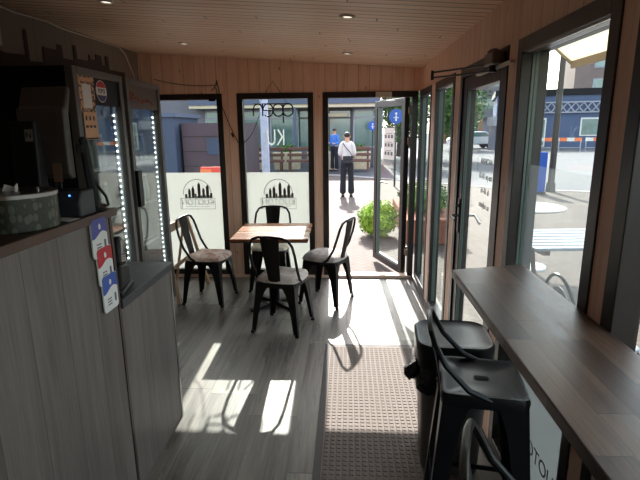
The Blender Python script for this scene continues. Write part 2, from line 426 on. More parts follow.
FILM_TOP = 1.225
def back_window(n, x0, x1):
    e = sempty('window_%d' % n)
    frame_mesh(bfn, x0, x1, .035, HT, .062, .10).build('window_frame', 'frame', e, 0, bevel=.003)
    MB().box(x0+.062, YB+.05, .09, x1-.062, YB+.056, HT-.062).build('window_glass', 'glass', e, 0)
    MB().box(x0+.062, YB+.046, .09, x1-.062, YB+.0485, FILM_TOP).build('window_film', 'film', e, 0)
    cx = (x0+x1)/2 + (.06 if n == 1 else 0); y = YB+.0445
    # emblem printed on the film: ring, skyline, banner
    lg = MB(); R = .165; cz = .985
    for i in range(40):
        a, b = [math.pi*(-.02+1.04*t/40) for t in (i, i+1)]
        lg.prism([(cx+r*math.cos(t), y, cz+r*math.sin(t)) for r, t in ((R, a), (R, b), (R-.006, b), (R-.006, a))], (0, .001, 0))
    x = cx-.145
    for wd, h in ((.028,.045),(.008,.012),(.03,.085),(.008,.01),(.034,.105),(.02,.05),(.012,.02),(.034,.15),(.016,.03),(.03,.09),(.012,.03),(.034,.125),(.008,.03),(.026,.055)):
        tip = .03 if h > .08 else 0
        lg.prism([(x, y, .935), (x+wd, y, .935), (x+wd, y, .935+h), (x+wd/2, y, .935+h+tip), (x, y, .935+h)], (0, .001, 0)); x += wd+.0015
    for x0_, x1_ in ((-.205, .205),):
        for za, zb in ((.93, .934), (.805, .809)): lg.box(cx+x0_, y, za, cx+x1_, y+.001, zb)
        for xa in (x0_, x1_-.004, -.19): lg.box(cx+xa, y, .805, cx+xa+.004, y+.001, .934)
    lg.box(cx-.14, y, .835, cx+.14, y+.001, .838); lg.box(cx-.012, y, .80, cx+.0, y+.001, .805)
    lg.prism([(cx-.05, y, 1.08), (cx-.03, y, 1.06), (cx-.035, y, 1.075)], (0, .001, 0)); lg.box(cx-.14, y, 1.035, cx-.09, y+.001, 1.038)
    lab(lg.build('emblem', 'logo', e, 0), 'grey skyline emblem in a ring above a banner')
    text('lettering', 'KUOTON', .098, 'vinyl', e, (cx, y, .885), (-1,0,0), (0,0,1), sx=.9)
    return e
w1 = back_window(1, -2.20, -1.36)
w2 = back_window(2, -1.20, -.365)
lab(text('lettering', 'KU', .25, 'vinyl', w2, (-.79, YB+.046, 1.60), (-1,0,0), (0,0,1), sx=.62), 'tall thin white letters on the upper glass')
# small black clip at the head of window 1
MB().box(-1.50, YB-.03, 2.0, -1.43, YB-.012, 2.022).build('blind_clip', 'black', w1, 0)

# back door: frame and the open leaf
d1 = sempty('door_1')
f = MB(); bfn(f, -.265, 0, 0, -.205, .11, HT); bfn(f, .695, 0, 0, .755, .11, HT); bfn(f, -.205, 0, HT-.062, .695, .11, HT); bfn(f, -.205, .02, .0, .695, .13, .03)
f.build('door_frame', 'frame', d1, 0, bevel=.003)
leaf = bpy.data.objects.new('door_leaf_hinge', None)
hx, hy = .685, YB+.11
ang = math.radians(180-70)         # direction of the leaf from the hinge
u = Vector((math.cos(ang), math.sin(ang), 0)); nrm = Vector((-u.y, u.x, 0))
LW = .83
lm = Matrix(((u.x, nrm.x, 0, hx), (u.y, nrm.y, 0, hy), (0, 0, 1, 0), (0, 0, 0, 1)))
f = MB(); z0, z1, s_, t_ = .02, 2.02, .078, .06
f.box(0, 0, z0, s_, t_, z1, lm); f.box(LW-s_, 0, z0, LW, t_, z1, lm); f.box(s_, 0, z0, LW-s_, t_, z0+.085, lm); f.box(s_, 0, z1-s_, LW-s_, t_, z1, lm)
f.build('door_leaf', 'frame', d1, 0, bevel=.003)
f = MB(); f.box(s_, .026, z0+.085, LW-s_, .034, z1-s_, lm); f.build('door_glass', 'glass', d1, 0)
f = MB(); f.box(s_, .012, z0+.085, s_+.016, .05, z1-s_, lm); f.box(LW-s_-.03, .012, z0+.085, LW-s_, .05, z1-s_, lm); f.box(s_, .012, z0+.085, LW-s_, .05, z0+.1, lm)
f.build('glazing_bead', 'reveal', d1, 0)
for z in (.24, 1.50, 1.83):
    h = MB(); h.cyl((hx+.004, hy-.004, z), (hx+.004, hy-.004, z+.11), .014, n=12); h.box(hx-.02, hy-.05, z+.02, hx+.03, hy+.012, z+.09); h.build('door_hinge', 'cream', d1)
nn = MB(); nn.box(.30, .0365, 1.33, .60, .0375, 1.70, lm); nt_ = nn.build('door_notice', 'paper', d1, 0); lab(nt_, 'white notice sheet taped on the door glass')
nn = MB()
for r_ in range(3):
    for c_ in range(3): nn.box(.335+c_*.085, .0378, 1.38+r_*.1, .39+c_*.085, .0384, 1.42+r_*.1, lm)
    nn.box(.335+.03, .0378, 1.43+r_*.1, .53, .0384, 1.436+r_*.1, lm)
nn.build('notice_print', 'ink', d1, 0)
hd = MB(); hd.tube([lm @ Vector(p) for p in ((LW-.04, 0, 1.02), (LW-.04, -.05, 1.02), (LW-.07, -.055, 1.02), (LW-.16, -.055, 1.015))], .009); hd.build('door_handle', 'steel', d1)

# right wall windows and door
def right_window(n, y0, y1, thinfilm=False, film_on=False):
    e = sempty('window_%d' % n)
    frame_mesh(rfn, y0, y1, .03, HT, .062, .12 if n == 5 else .08).build('window_frame', 'frame', e, 0, bevel=.003)
    gx = XR + (.064 if n == 5 else .048)
    MB().box(gx, y0+.062, .09, gx+.006, y1-.062, HT-.062).build('window_glass', 'glass', e, 0)
    g = MB()
    g.box(gx-.030, y1-.068, .09, gx-.018, y1-.0615, HT-.062); g.box(gx-.015, y1-.068, .09, gx-.001, y1-.0615, HT-.062)  # greenish bars, coloured to imitate the reflecting edge of the glazing
    if n < 6: g.build('glazing_reflection', 'reveal', e, 0)
    g = MB()
    for k_ in range(3): g.box(XR+.0+k_*.016, y0+.062, HT-.07, XR+.011+k_*.016, y1-.062, HT-.062)
    g.build('head_gasket', 'steel', e, 0)
    return e
w3 = right_window(3, 4.63, 5.352)
w4 = right_window(4, 3.65, 4.43)
w5 = right_window(5, 1.50, 2.35)
w6 = right_window(6, .40, 1.41)
w7 = right_window(7, -.70, .29)
w8 = right_window(8, -1.85, -.82)
MB().box(XR+.0605, 1.562, .09, XR+.0635, 2.288, .92).build('window_film', 'film', w5, 0)
lab(MB().box(XR+.0605, 1.562, .925, XR+.0635, 2.288, 1.53).build('window_film', 'filmthin', w5, 0), 'thin clear haze film on the middle of the pane')
lab(text('lettering', 'KUOTON', .10, 'logo', w5, (XR+.0585, 1.875, .265), (0,1,0), (0,0,1)), 'dark letters on the frosted film below the bar')
lab(text('lettering', 'K', .24, 'vinyl', w4, (XR+.0465, 3.93, 1.56), (0,1,0), (0,0,1)), 'white letter on the glass')
# door 2 in the right wall
d2 = sempty('door_2')
frame_mesh(rfn, 2.48, 3.47, 0, HT, .06, .08).build('door_frame', 'frame', d2, 0, bevel=.003)
lf = MB(); a0, a1 = 2.545, 3.405
lf.box(XR+.0, a0, .03, XR+.06, a0+.085, HT-.065); lf.box(XR+.0, a1-.095, .03, XR+.06, a1, HT-.065)
lf.box(XR, a0+.085, .03, XR+.06, a1-.095, .12); lf.box(XR, a0+.085, HT-.15, XR+.06, a1-.095, HT-.065)
lf.build('door_leaf', 'frame', d2, 0, bevel=.003)
MB().box(XR+.028, a0+.085, .12, XR+.034, a1-.095, HT-.15).build('door_glass', 'glass', d2, 0)
g = MB()
for k_ in range(2): g.box(XR+.004+k_*.012, a1-.102, .12, XR+.013+k_*.012, a1-.095, HT-.15)
g.build('glazing_reflection', 'reveal', d2, 0)  # strip colour stands in for the reflection along the pane edge
h = MB(); h.box(XR-.008, a1-.075, .98, XR, a1-.035, 1.22); h.tube([(XR-.006, a1-.055, 1.10), (XR-.05, a1-.055, 1.10), (XR-.055, a1-.07, 1.10), (XR-.055, a1-.18, 1.09)], .009)
h.cyl((XR-.03, a1-.055, 1.17), (XR, a1-.055, 1.17), .012); h.build('door_handle', 'darksteel', d2)
h = MB(); h.tube([(XR+.06, a1-.055, 1.10), (XR+.10, a1-.055, 1.10), (XR+.105, a1-.08, 1.10), (XR+.105, a1-.2, 1.07)], .009); h.build('outer_handle', 'steel', d2)
MB().box(XR-.0015, a1-.085, 1.30, XR, a1-.04, 1.40).build('exit_sticker', 'green', d2, 0)
tx = ['AVOINNA', 'ma-pe 10-18', 'la 10-16', 'su suljettu']
for i, t in enumerate(tx):
    text('opening_hours', t, .052, 'ink', d2, (XR+.0265, 2.86, 1.50-i*.085), (0,1,0), (0,0,1))

# ------------------------------------------------------------------ objects on walls and ceiling
for i, (x, y, l) in enumerate(((-1.443, 3.05, 'recessed ceiling downlight above the coolers nearest the camera'), (0, 3.14, 'recessed ceiling downlight right of centre nearer the camera'),
                   (-1.459, 4.51, 'recessed ceiling downlight in front of the leftmost back window'), (0, 4.61, 'recessed ceiling downlight just inside the open back door'))):
    if i == 0:
        t = thing('recessed_light', l, 'ceiling light', (x, y, ceil_z(x)), 0, 'recessed ceiling lights')
        t.rotation_euler = (0, math.atan(.066), 0)
        MB().lathe([(.030, -.002), (.034, -.010), (.046, -.009), (.050, -.002), (.050, .0), (.030, .0)], n=28).build('trim_ring', 'cream', t)
        MB().lathe([(.0, -.0035), (.030, -.0035), (.030, -.001), (.0, -.001)], n=24).build('lens', 'spot', t)
        L0 = t
    else:
        t = dup(L0, (x, y, ceil_z(x)), None, l)
# door closers
t = thing('door_closer', 'pale door closer over the open back door', 'door closer', (.385, YB-.012, 2.045))
m = MB(); m.box(-.085, -.05, -.03, .085, 0, .028); m.build('closer_body', 'cream', t, 0, bevel=.006)
m = MB(); m.tube([(.03, -.025, -.03), (.03, -.025, -.05), (-.02, .10, -.052)], .008, 8); m.tube([(-.02, .13, -.052), (.15, .3, -.052)], .007, 8); m.build('closer_arm', 'steel', t)
t = thing('door_closer', 'dark door closer with long rod arms above the side glass door', 'door closer', (XR-.012, 2.62, 2.03))
m = MB(); m.box(-.06, -.09, -.028, 0, .06, .032); m.ball((-.03, .0, .035), (.03, .05, .02)); m.build('closer_body', plain('closer_taupe', srgb(104,94,84), .45), t, 35, bevel=.008)
m = MB(); m.box(-.02, -.24, -.045, 0, .36, -.03); m.build('slide_rail', 'white', t, 0)
m = MB(); m.cyl((-.03, 0, -.06), (-.03, 0, -.028), .018); m.build('spindle', 'darksteel', t)
m = MB(); m.tube([(-.03, 0, -.05), (-.11, .20, -.046), (-.265, .42, -.042)], .0055, 8); m.tube([(-.26, .42, -.012), (-.12, .28, -.008), (-.03, .1, -.012)], .0055, 8)
m.cyl((-.262, .42, -.055), (-.262, .42, -.002), .009); m.build('closer_arm', 'darksteel', t)

# neon style open sign hanging in window 2 (read from outside, so mirrored here)
t = thing('open_sign', 'black open sign of looped tube letters hung in the middle back window', 'sign', (-.80, YB-.03, 1.90))
def letter(paths):
    m = MB()
    for p, cl in paths: m.tube([(x*.92, 0, z) for x, z in p], .0075, 8, closed=cl)
    return m.build('letter', 'black', t)
def arc(cx, cz, rx, rz, a0, a1, n=18):
    return [(cx+rx*math.cos(math.radians(a0+(a1-a0)*i/n)), cz+rz*math.sin(math.radians(a0+(a1-a0)*i/n))) for i in range(n+1)]
full = lambda cx: arc(cx, 0, .062, .066, 0, 354, 24)
letter([(full(.175), True)])                                        # o
letter([(full(.060), True), ([(.118, .066), (.118, -.02), (.118, -.135)], False)])   # p (bowl left of stem seen from behind)
letter([(arc(-.060, 0, .060, .066, 180-180, 180-180+0.1, 1)+[(-.118, 0)], False), (arc(-.060, 0, .060, .066, 180, -130, 24), False)])      # e
letter([(arc(-.180, .0, .055, .066, 0, 180, 14)+[(-.235, -.062)], False), ([(-.125, .066), (-.125, -.062)], False)])                # n
m = MB(); m.tube([(-.21, 0, .066), (.18, 0, .066)], .0045, 8); m.build('top_tube', 'black', t)
m = MB(); m.tube([(-.15, 0, .07), (-.07, 0, .19), (.0, 0, .30), (.08, 0, .19), (.15, 0, .07)], .003, 6); m.build('hanging_wire', 'black', t)
def droop(a, b, s, n=14):
    return [(a[0]+(b[0]-a[0])*i/n, a[1]+(b[1]-a[1])*i/n, a[2]+(b[2]-a[2])*i/n - s*4*(i/n)*(1-i/n)) for i in range(n+1)]
m = MB(); pts = droop((-1.43, YB-.012, 2.16), (-1.20, YB-.02, 1.56), .04) + droop((-1.20, YB-.03, 1.56), (-.95, YB-.03, 1.86), .10)[1:]
m.tube(pts, .004, 6)
m.tube([(-1.27, YB-.016, 1.66), (-1.25, YB-.018, 1.62)], .011, 8)
tag(m.build('power_cord', 'black', None), 'thin black cord drooping across the post to the open sign', 'cord')
m = MB(); m.tube([(-1.405, YB-.001, 2.215), (-1.405, YB-.02, 2.21), (-1.405, YB-.026, 2.19), (-1.405, YB-.012, 2.18)], .005, 6)
m.tube([(-1.405, YB-.014, 2.20), (-1.44, YB-.01, 2.14), (-1.475, YB-.008, 2.11)], .004, 6); m.tube([(-1.405, YB-.014, 2.20), (-1.39, YB-.01, 2.14), (-1.385, YB-.008, 2.09)], .004, 6)
tag(m.build('wall_hook', 'black', None), 'small black hook with wire ends on the wood above the back windows', 'hook')
m = MB(); m.tube(droop((-1.40, YB-.006, 2.17), (-2.1, YB-.006, 2.24), .03), .003, 6)
tag(m.build('thin_cable', 'darksteel', None), 'thin dark cable stapled along the boards above the left back window', 'cable')

# left wall: skyline mural, cord, vent
m = MB()
prof = [(2.6,2.06),(2.6,2.26),(3.20,2.26),(3.20,2.215),(3.26,2.21),(3.455,2.225),(3.46,2.395),(3.495,2.40),(3.495,2.19),(3.66,2.20),(3.67,2.31),(3.85,2.315),(3.855,2.36),(3.92,2.36),(3.925,2.265),(4.08,2.27),(4.085,2.39),(4.13,2.39),(4.135,2.29),(4.32,2.295),(4.325,2.35),(4.35,2.35),(4.355,2.315),(4.44,2.32),(4.445,2.37),(4.55,2.365),(4.555,2.29),(4.62,2.29),(4.625,2.38),(4.68,2.38),(4.685,2.265),(5.01,2.27),(5.01,2.20),(5.30,2.18),(5.30,2.06)]
m.prism([(XL+.004, y, z) for y, z in prof], (.004, 0, 0))
tag(m.build('skyline_mural', 'mural', None, 0), 'dark brown city skyline cut-out on the grey left wall above the coolers', 'mural')
m = MB(); pts = [(XL+.02, y, z) for y, z in ((2.9, 2.49), (3.27, 2.488), (3.391, 2.482), (3.523, 2.49), (3.746, 2.498), (3.942, 2.486), (4.167, 2.488), (4.429, 2.495), (4.913, 2.497), (5.032, 2.45), (5.118, 2.345), (5.195, 2.26), (5.21, 2.1))]
m.tube(pts, .006, 6)
tag(m.build('power_cord', 'cream', None), 'white cord running under the ceiling along the grey left wall', 'cord')
t = thing('wall_vent', 'cream louvred vent box high on the left wall at the picture edge', 'vent', (XL, 3.05, 2.34))
MB().box(0, -.12, -.10, .05, .12, .10).build('vent_box', 'cream', t, 0, bevel=.004)
m = MB()
for i in range(6): m.box(.05, -.10, -.08+i*.028, .056, .10, -.066+i*.028)
m.build('louvre', 'cream', t, 0)

# ------------------------------------------------------------------ drinks coolers
CF = -1.62   # front plane
def cooler(y0, y1, first):
    t = thing('drinks_cooler', 'black-sided glass-door drinks cooler with round red white blue logo, nearer of two' if first else
              'grey drinks cooler with red script header, farther of two beside the back window', 'cooler', (0, 0, 0), 0, 'drinks coolers along the left wall')
    xb = XL+.02; H = 2.08
    s = MB(); s.box(xb, y0, .08, CF-.05, y0+.03, H); s.box(xb, y1-.03, .08, CF-.05, y1, H); s.box(xb, y0+.03, H-.04, CF-.05, y1-.03, H); s.box(xb, y0+.03, .08, CF-.05, y1-.03, .26)
    s.build('cabinet', 'coolblack' if first else 'coolgrey', t, 0, bevel=.004)
    s = MB(); s.box(xb, y0+.03, .26, xb+.03, y1-.03, H-.04); s.box(xb+.03, y0+.03, .26, CF-.052, y0+.036, H-.04); s.box(xb+.03, y1-.036, .26, CF-.052, y1-.03, H-.04)
    s.build('liner', 'coolin', t, 0)
    for a, b in ((xb+.05, y0+.05), (xb+.05, y1-.09), (CF-.12, y0+.05), (CF-.12, y1-.09)): MB().box(a, b, 0, a+.04, b+.04, .08).build('foot', 'plastic', t, 0)
    # header and door
    hz = 1.865
    fr = MB(); fr.box(CF-.05, y0, .16, CF, y0+.05, H); fr.box(CF-.05, y1-.05, .16, CF, y1, H); fr.box(CF-.05, y0+.05, .16, CF, y1-.05, .22); fr.box(CF-.05, y0+.05, H-.045, CF, y1-.05, H)
    fr.build('door_frame', 'coolgrey', t, 0, bevel=.004)
    hd = MB(); hd.box(CF-.03, y0+.05, hz, CF-.012, y1-.05, H-.045); hp = hd.build('header', 'header' if first else 'headtan', t, 0)
    MB().box(CF-.03, y0+.05, .22, CF-.022, y1-.05, hz).build('door_glass', 'coolglass', t, 0)
    for i in range(4):
        z = .42+i*.34
        sh = MB()
        for k_ in range(9): sh.cyl((xb+.03+k_*.062, y0+.04, z), (xb+.03+k_*.062, y1-.04, z), .004, n=6)
        sh.box(CF-.085, y0+.037, z-.012, CF-.08, y1-.037, z+.012)
        sh.build('shelf', 'coolin', t, 0)
    st = MB(); st.box(CF-.075, y1-.075, .3, CF-.06, y1-.055, hz+.02); led = st.build('led_strip', 'coolgrey', t, 0)
    dot = MB().ball((0, 0, 0), (.005, .008, .008), 8, 5).build('led_dot', 'led', led); dot.location = (CF-.057, y1-.065, .32)
    for i in range(1, 36):
        d_ = dot.copy(); COL.objects.link(d_); d_.parent = led; d_.location = (CF-.057, y1-.065, .32+i*.0425)
    hnd = MB()
    if first: hnd.box(CF+.0, y0+.005, .86, CF+.028, y0+.06, 1.12)
    else: hnd.box(CF+.0, y0+.005, 1.12, CF+.028, y0+.075, 1.40)
    hnd.build('door_handle', 'plastic', t, bevel=.004)
    X = CF-.0115
    if first:
        # round logo on the header
        cy, cz, R = y0+.345, 1.955, .066
        def seg(a0, a1, z_lo, z_hi, mat, nm, wave=0.):
            pts = []
            for i in range(25):
                a = math.radians(a0+(a1-a0)*i/24); pts.append((R*math.cos(a), R*math.sin(a)))
            p_ = MB(); p_.prism([(X, cy+a, cz+b) for a, b in pts], (.0012, 0, 0)); return p_.build(nm, mat, t, 0)
        dsk = MB(); dsk.prism([(X, cy+R*1.06*math.cos(a*math.pi/24), cz+R*1.06*math.sin(a*math.pi/24)) for a in range(48)], (.0008, 0, 0)); lg = dsk.build('logo', 'white', t, 0)
        seg(22, 158, 0, 0, 'red', 'logo_top').parent = lg
        seg(202, 338, 0, 0, 'navy', 'logo_bottom').parent = lg
        text('logo_lettering', 'PEPSI', .042, 'navy', lg, (X+.0015, cy, cz), (0,1,0), (0,0,1), sx=1.0)
        # leopard print poster stuck on the door
        ps = MB(); ps.prism([(X+.001, y0+.065, 2.035), (X+.001, y0+.065, 1.82), (X+.001, y0+.245, 1.82), (X+.001, y0+.255, 2.034)], (.001, 0, 0)); po = ps.build('promo_poster', 'leopard', t, 0)
        MB().box(X+.002, y0+.085, 2.0, X+.003, y0+.235, 2.025).build('poster_title', 'tan', po, 0)
        MB().box(X+.002, y0+.10, 1.84, X+.003, y0+.205, 1.985).build('poster_panel', 'paper', po, 0)
        MB().box(X+.001, y0+.085, 1.645, X+.002, y0+.245, 1.817).build('poster_foot', 'tan', po, 0)
        for k_ in range(3):
            MB().box(X+.0022, y0+.105+k_*.045, 1.765, X+.003, y0+.122+k_*.045, 1.792).build('poster_icon', 'inkdark', po, 0)
            MB().box(X+.0022, y0+.10+k_*.045, 1.72, X+.003, y0+.13+k_*.045, 1.735).build('poster_text', 'inkdark', po, 0)
        MB().box(X+.0022, y0+.09, 1.648, X+.003, y0+.24, 1.658).build('poster_footer', 'inkdark', po, 0)
    else:
        pm = MB(); pts = []
        for i in range(60):
            q = i/59; pts.append((X+.002, y0+.11+.40*q, 1.94+.010*math.sin(q*38)+.010*math.sin(q*11)-.02*q))
        pm.tube(pts, .005, 5); pm.tube([(X+.002, y0+.1+.03*math.cos(a), 1.955+.03*math.sin(a)) for a in [i*.4 for i in range(14)]], .007, 5)
        lab(pm.build('header_script', 'redink', t), 'faded red handwriting-like script')
    return t
cooler(2.90, 3.545, True)
cooler(3.60, 4.25, False)
# bottles behind the glass
proto = thing('drink_bottle', 'pale drink bottle on a shelf in the nearer cooler', 'bottle', (0,0,0), 0, 'bottles in the coolers')
MB().lathe([(.0, 0), (.030, 0), (.033, .008), (.033, .12), (.030, .15), (.014, .19), (.013, .215), (.0, .215)], n=14).build('bottle_body', 'bottle', proto)
MB().lathe([(.0, .213), (.0155, .213), (.0155, .235), (.0, .235)], n=12).build('cap', 'white', proto)
firstb = True
shelfname = ['lowest shelf', 'second lowest shelf', 'third shelf up', 'top shelf']
for y0, nm in ((2.90, 'nearer'), (3.60, 'farther')):
    for i in (2, 3):
        for k_ in range(5):
            p = (CF-.13, y0+.13+k_*.088, .424+i*.34)
            l = 'pale drink bottle on the %s inside the %s cooler' % (shelfname[i], nm)
            if firstb: proto.location = p; proto['label'] = l; firstb = False
            else: dup(proto, p, 0, l, 'bottles in the coolers')

# ------------------------------------------------------------------ service counter
CX = -1.0
t = thing('service_counter', 'tall grey wood-clad service counter with dark brown top on the left', 'counter')
MB().box(-1.46, -1.0, 0, CX, 1.93, 1.345).build('front_panel', 'counter', t, 0)
MB().box(-1.50, -1.0, 1.345, CX+.012, 1.99, 1.38).build('worktop', 'top', t, 0, bevel=.004)
lab(MB().box(-1.46, 1.93, 0.0, CX+.004, 1.95, 1.345).build('end_strip', 'top', t, 0), 'brown end strip')
t = thing('low_counter', 'lower grey wood-clad counter end with dark grey laminate top', 'counter')
MB().box(-1.45, 1.951, 0, CX, 2.56, .93).build('front_panel', 'counter', t, 0)
MB().box(-1.45, 1.951, .93, CX+.012, 2.585, .97).build('worktop', 'lower', t, 0, bevel=.003)
MB().box(-1.45, 2.56, 0, CX-.002, 2.568, .93).build('end_panel', 'counter_x', t, 0)
MB().box(CX-.004, 2.552, 0, CX+.004, 2.572, .93).build('corner_strip', 'steel', t, 0)

# payment info cards on the counter face
def card(y0, z0, y1, z1, colm, label):
    t = thing('payment_card', label, 'sign', (CX+.0055, (y0+y1)/2, (z0+z1)/2), 0, 'cards on the counter face')
    hw, hh = (y1-y0)/2, (z1-z0)/2
    def rr(ry, rz, r, x, n=5):
        P = []
        for sy, sz, a in ((1,-1,-90),(1,1,0),(-1,1,90),(-1,-1,180)):
            for i in range(n): 
                th = math.radians(a+90*i/(n-1)); P.append((x, sy*(ry-r)+r*math.cos(th), sz*(rz-r)+r*math.sin(th)))
        return P
    m = MB(); m.prism(rr(hw, hh, .014, 0), (.006, 0, 0)); m.build('card_body', 'paper', t, 0)
    m = MB(); top = [(.0062, -hw+.001, hh-.012), (.0062, -hw+.012, hh-.001), (.0062, hw-.012, hh-.001), (.0062, hw-.001, hh-.012)]
    wave = [(.0062, hw-.001-(2*hw-.002)*i/10, .012+.012*math.sin(i/10*math.pi*1.6)) for i in range(11)]
    m.prism(top[::-1] + wave[::-1], (.001, 0, 0)); m.build('card_header', colm, t, 0)
    m = MB(); m.prism([(.0073, .002+.009*math.cos(a*math.pi/8), hh-.034+.012*math.sin(a*math.pi/8)) for a in range(16)], (.0008, 0, 0)); m.build('card_emblem', 'paper', t, 0)
    for k_ in range(3): MB().box(.0062, -.03, -.028-k_*.012, .0068, .005, -.023-k_*.012).build('text_line', 'ink', t, 0)
    MB().box(.0062, .03, -.05, .0068, .044, -.014).build('side_mark', 'ink', t, 0)
card(1.765, 1.205, 1.885, 1.362, 'indigo', 'violet-blue and white payment card, topmost of three on counter')
card(1.785, 1.085, 1.905, 1.24, 'red', 'red and white payment card, middle of three on counter')
card(1.80, .965, 1.92, 1.12, 'blue', 'bright blue and white payment card, lowest of three on counter')

# card terminal in a dock on the low counter
t = thing('card_terminal', 'black card payment terminal standing in dock on low grey counter', 'card terminal', (-1.075, 2.08, .97), math.radians(10)); t.scale = (1.15, 1.15, 1.12)
m = MB(); m.prism([(-.05, -.10, 0), (.05, -.10, 0), (.05, .075, 0), (-.05, .075, 0)], (0, 0, .022)); m.build('dock_base', 'plastic', t, 0, bevel=.006)
m = MB(); m.prism([(-.042, -.075, .022), (-.042, .06, .022), (-.042, .06, .10), (-.042, -.055, .125)], (.084, 0, 0)); m.build('printer_block', 'plastic', t, 0, bevel=.008)
m = MB(); m.prism([(-.040, -.05, .128), (-.040, .045, .106), (-.040, .035, .19), (-.040, .0, .235), (-.040, -.03, .235)], (.08, 0, 0)); m.build('handset', 'plastic', t, 0, bevel=.01)
m = MB(); m.prism([(.0405, -.028, .165), (.0405, .012, .152), (.0405, .012, .205), (.0405, -.018, .22)], (.001, 0, 0)); m.build('screen', 'screen', t, 0)
m = MB()
for a in range(3):
    for b in range(3): m.box(.0405, -.03+a*.018, .132+b*.01-a*.004, .0418, -.018+a*.018, .138+b*.01-a*.004)
m.build('keypad', 'cream', t, 0)

# round tin with sachets
t = thing('round_tin', 'round grey-green tin with leaf pattern on tall counter', 'tin', (-1.135, 1.56, 1.38))
MB().lathe([(.0, 0), (.133, 0), (.136, .004), (.136, .116), (.130, .118), (.130, .008), (.0, .008)], n=56).build('tin_body', 'tin', t)
MB().lathe([(.130, .110), (.139, .110), (.1395, .122), (.136, .125), (.130, .124)], n=56).build('rim', 'steel', t)
sp = None
for i, (a, dx, dy, tl, l) in enumerate(((.5, -.06, .0, .6, 'white paper sachet leaning leftmost in the round tin'), (1.9, -.01, .03, -.5, 'white paper sachet standing in the middle of the round tin'), (-.4, .06, .02, .75, 'white paper stick leaning on the right rim of the round tin'), (1.1, -.09, -.03, .3, 'bluish white sachet at the left edge of the round tin'))):
    m = MB(); w_ = .016 if i != 2 else .005
    m.prism([(-w_, 0, 0), (w_, 0, 0), (w_, 0, .14), (-w_, 0, .14)], (0, .004, 0))
    o = tag(m.build('paper_sachet', 'paper', None, 0), l, 'sachet', 'sachets in the round tin')
    o.location = (-1.135+dx, 1.56+dy, 1.392); o.rotation_euler = (.15, tl*.6, a)

# till screen with back to the customers, printer, display
t = thing('till_screen', 'dark till screen seen from behind on tall counter', 'till', (-1.165, 1.83, 1.38), math.radians(-8))
m = MB(); prof = [(-.03, .46), (-.012, .47), (-.012, .40), (.02, .385), (.02, .12), (.0, .10), (-.04, .10), (-.05, .38)]
prof = [(-.045, .475), (-.03, .49), (.0, .41), (.015, .405), (.02, .16), (.005, .14), (-.02, .14), (-.02, .38)]
m.prism([(-.10, -y, z) for y, z in prof], (.205, 0, 0)); m.build('screen_housing', plain('till_back_grey', srgb(74,68,64), .45), t, 0, bevel=.01)
m = MB(); m.box(-.07, .0, .0, .03, .10, .014); m.tube([(-.02, .06, .01), (-.02, .05, .2), (-.02, .02, .26)], .02, 10); m.build('stand', 'plastic', t)
m = MB(); m.box(.035, -.0215, .13, .075, -.0205, .2); m.build('sticker', plain('tan_sticker', srgb(120,92,74), .6), t, 0)
t = thing('receipt_printer', 'dark receipt printer with blue light below the till screen', 'printer', (-1.065, 1.79, 1.38), 0)
m = MB(); m.prism([(-.062, -.055, .0), (-.062, .06, 0), (-.062, .06, .10), (-.062, -.03, .10), (-.062, -.055, .06)], (.124, 0, 0)); m.build('printer_body', plain('printer_grey', srgb(46,48,54), .5), t, 0, bevel=.008)
m = MB(); m.ball((.02, -.044, .083), .004); m.build('status_light', 'ledblue', t)
m = MB(); m.box(-.05, -.02, .1005, .05, -.012, .103); m.build('paper_slot', 'plastic', t, 0)
t = thing('customer_display', 'slim black customer display slab standing at the end of tall counter', 'display', (-1.06, 1.935, 1.38), math.radians(-62))
m = MB(); m.prism([(-.075, -.055, 0), (.075, -.055, 0), (.075, .05, 0), (-.075, .05, 0)], (0, 0, .012)); m.build('foot_plate', 'plastic', t, 0, bevel=.003)
m = MB(); m.prism([(-.085, -.012, .012), (-.085, .025, .012), (-.085, .0, .30), (-.085, -.025, .295)], (.17, 0, 0)); m.build('display_body', 'plastic', t, 0, bevel=.008)
m = MB(); m.prism([(-.075, .0262, .03), (.075, .0262, .03), (.075, .003, .285), (-.075, .003, .285)], (0, .001, 0)); m.build('display_screen', 'header', t, 0)
m = MB(); m.box(.07, -.035, .235, .095, -.01, .27); m.build('side_button', 'plastic', t, 0, bevel=.003)
m = MB(); m.tube([(-1.055, 1.955, 1.50), (-1.045, 1.965, 1.47), (-1.02, 1.97, 1.43), (-1.01, 1.965, 1.395), (-1.03, 1.955, 1.386), (-1.06, 1.95, 1.385)], .006, 8)
tag(m.build('display_cable', 'plastic', None), 'black cable looping down beside the slim customer display', 'cable')
m = MB(); m.prism([(-1.085, 1.685, 1.3805), (-1.005, 1.655, 1.3805), (-1.0, 1.72, 1.3805), (-1.08, 1.735, 1.3805)], (0, 0, .0012))
tag(m.build('paper_slip', 'paper', None, 0), 'white paper slip lying on tall counter before the till', 'paper')
m = MB(); m.box(-1.40, 1.87, 1.60, -1.36, 1.872, 1.64)
t = thing('contactless_reader', 'black contactless reader with pale square mark behind the round tin', 'card reader', (-1.175, 1.712, 1.38), math.radians(0))
m = MB(); m.prism([(-.06, .0, 0), (-.06, .07, 0), (-.06, .05, .35), (-.06, .02, .36)], (.10, 0, 0)); m.build('reader_body', 'plastic', t, 0, bevel=.008)
m = MB(); m.prism([(.002, .0158, .285), (.032, .0158, .285), (.032, .0182, .328), (.002, .0182, .328)], (0, -.0015, 0)); pm = m.build('reader_mark', plain('pale_mark', srgb(110,112,96), .6), t, 0)
text('mark_letter', 'N', .030, 'plastic', pm, (.017, .0145, .306), (1,0,0), (0,0.05,1))

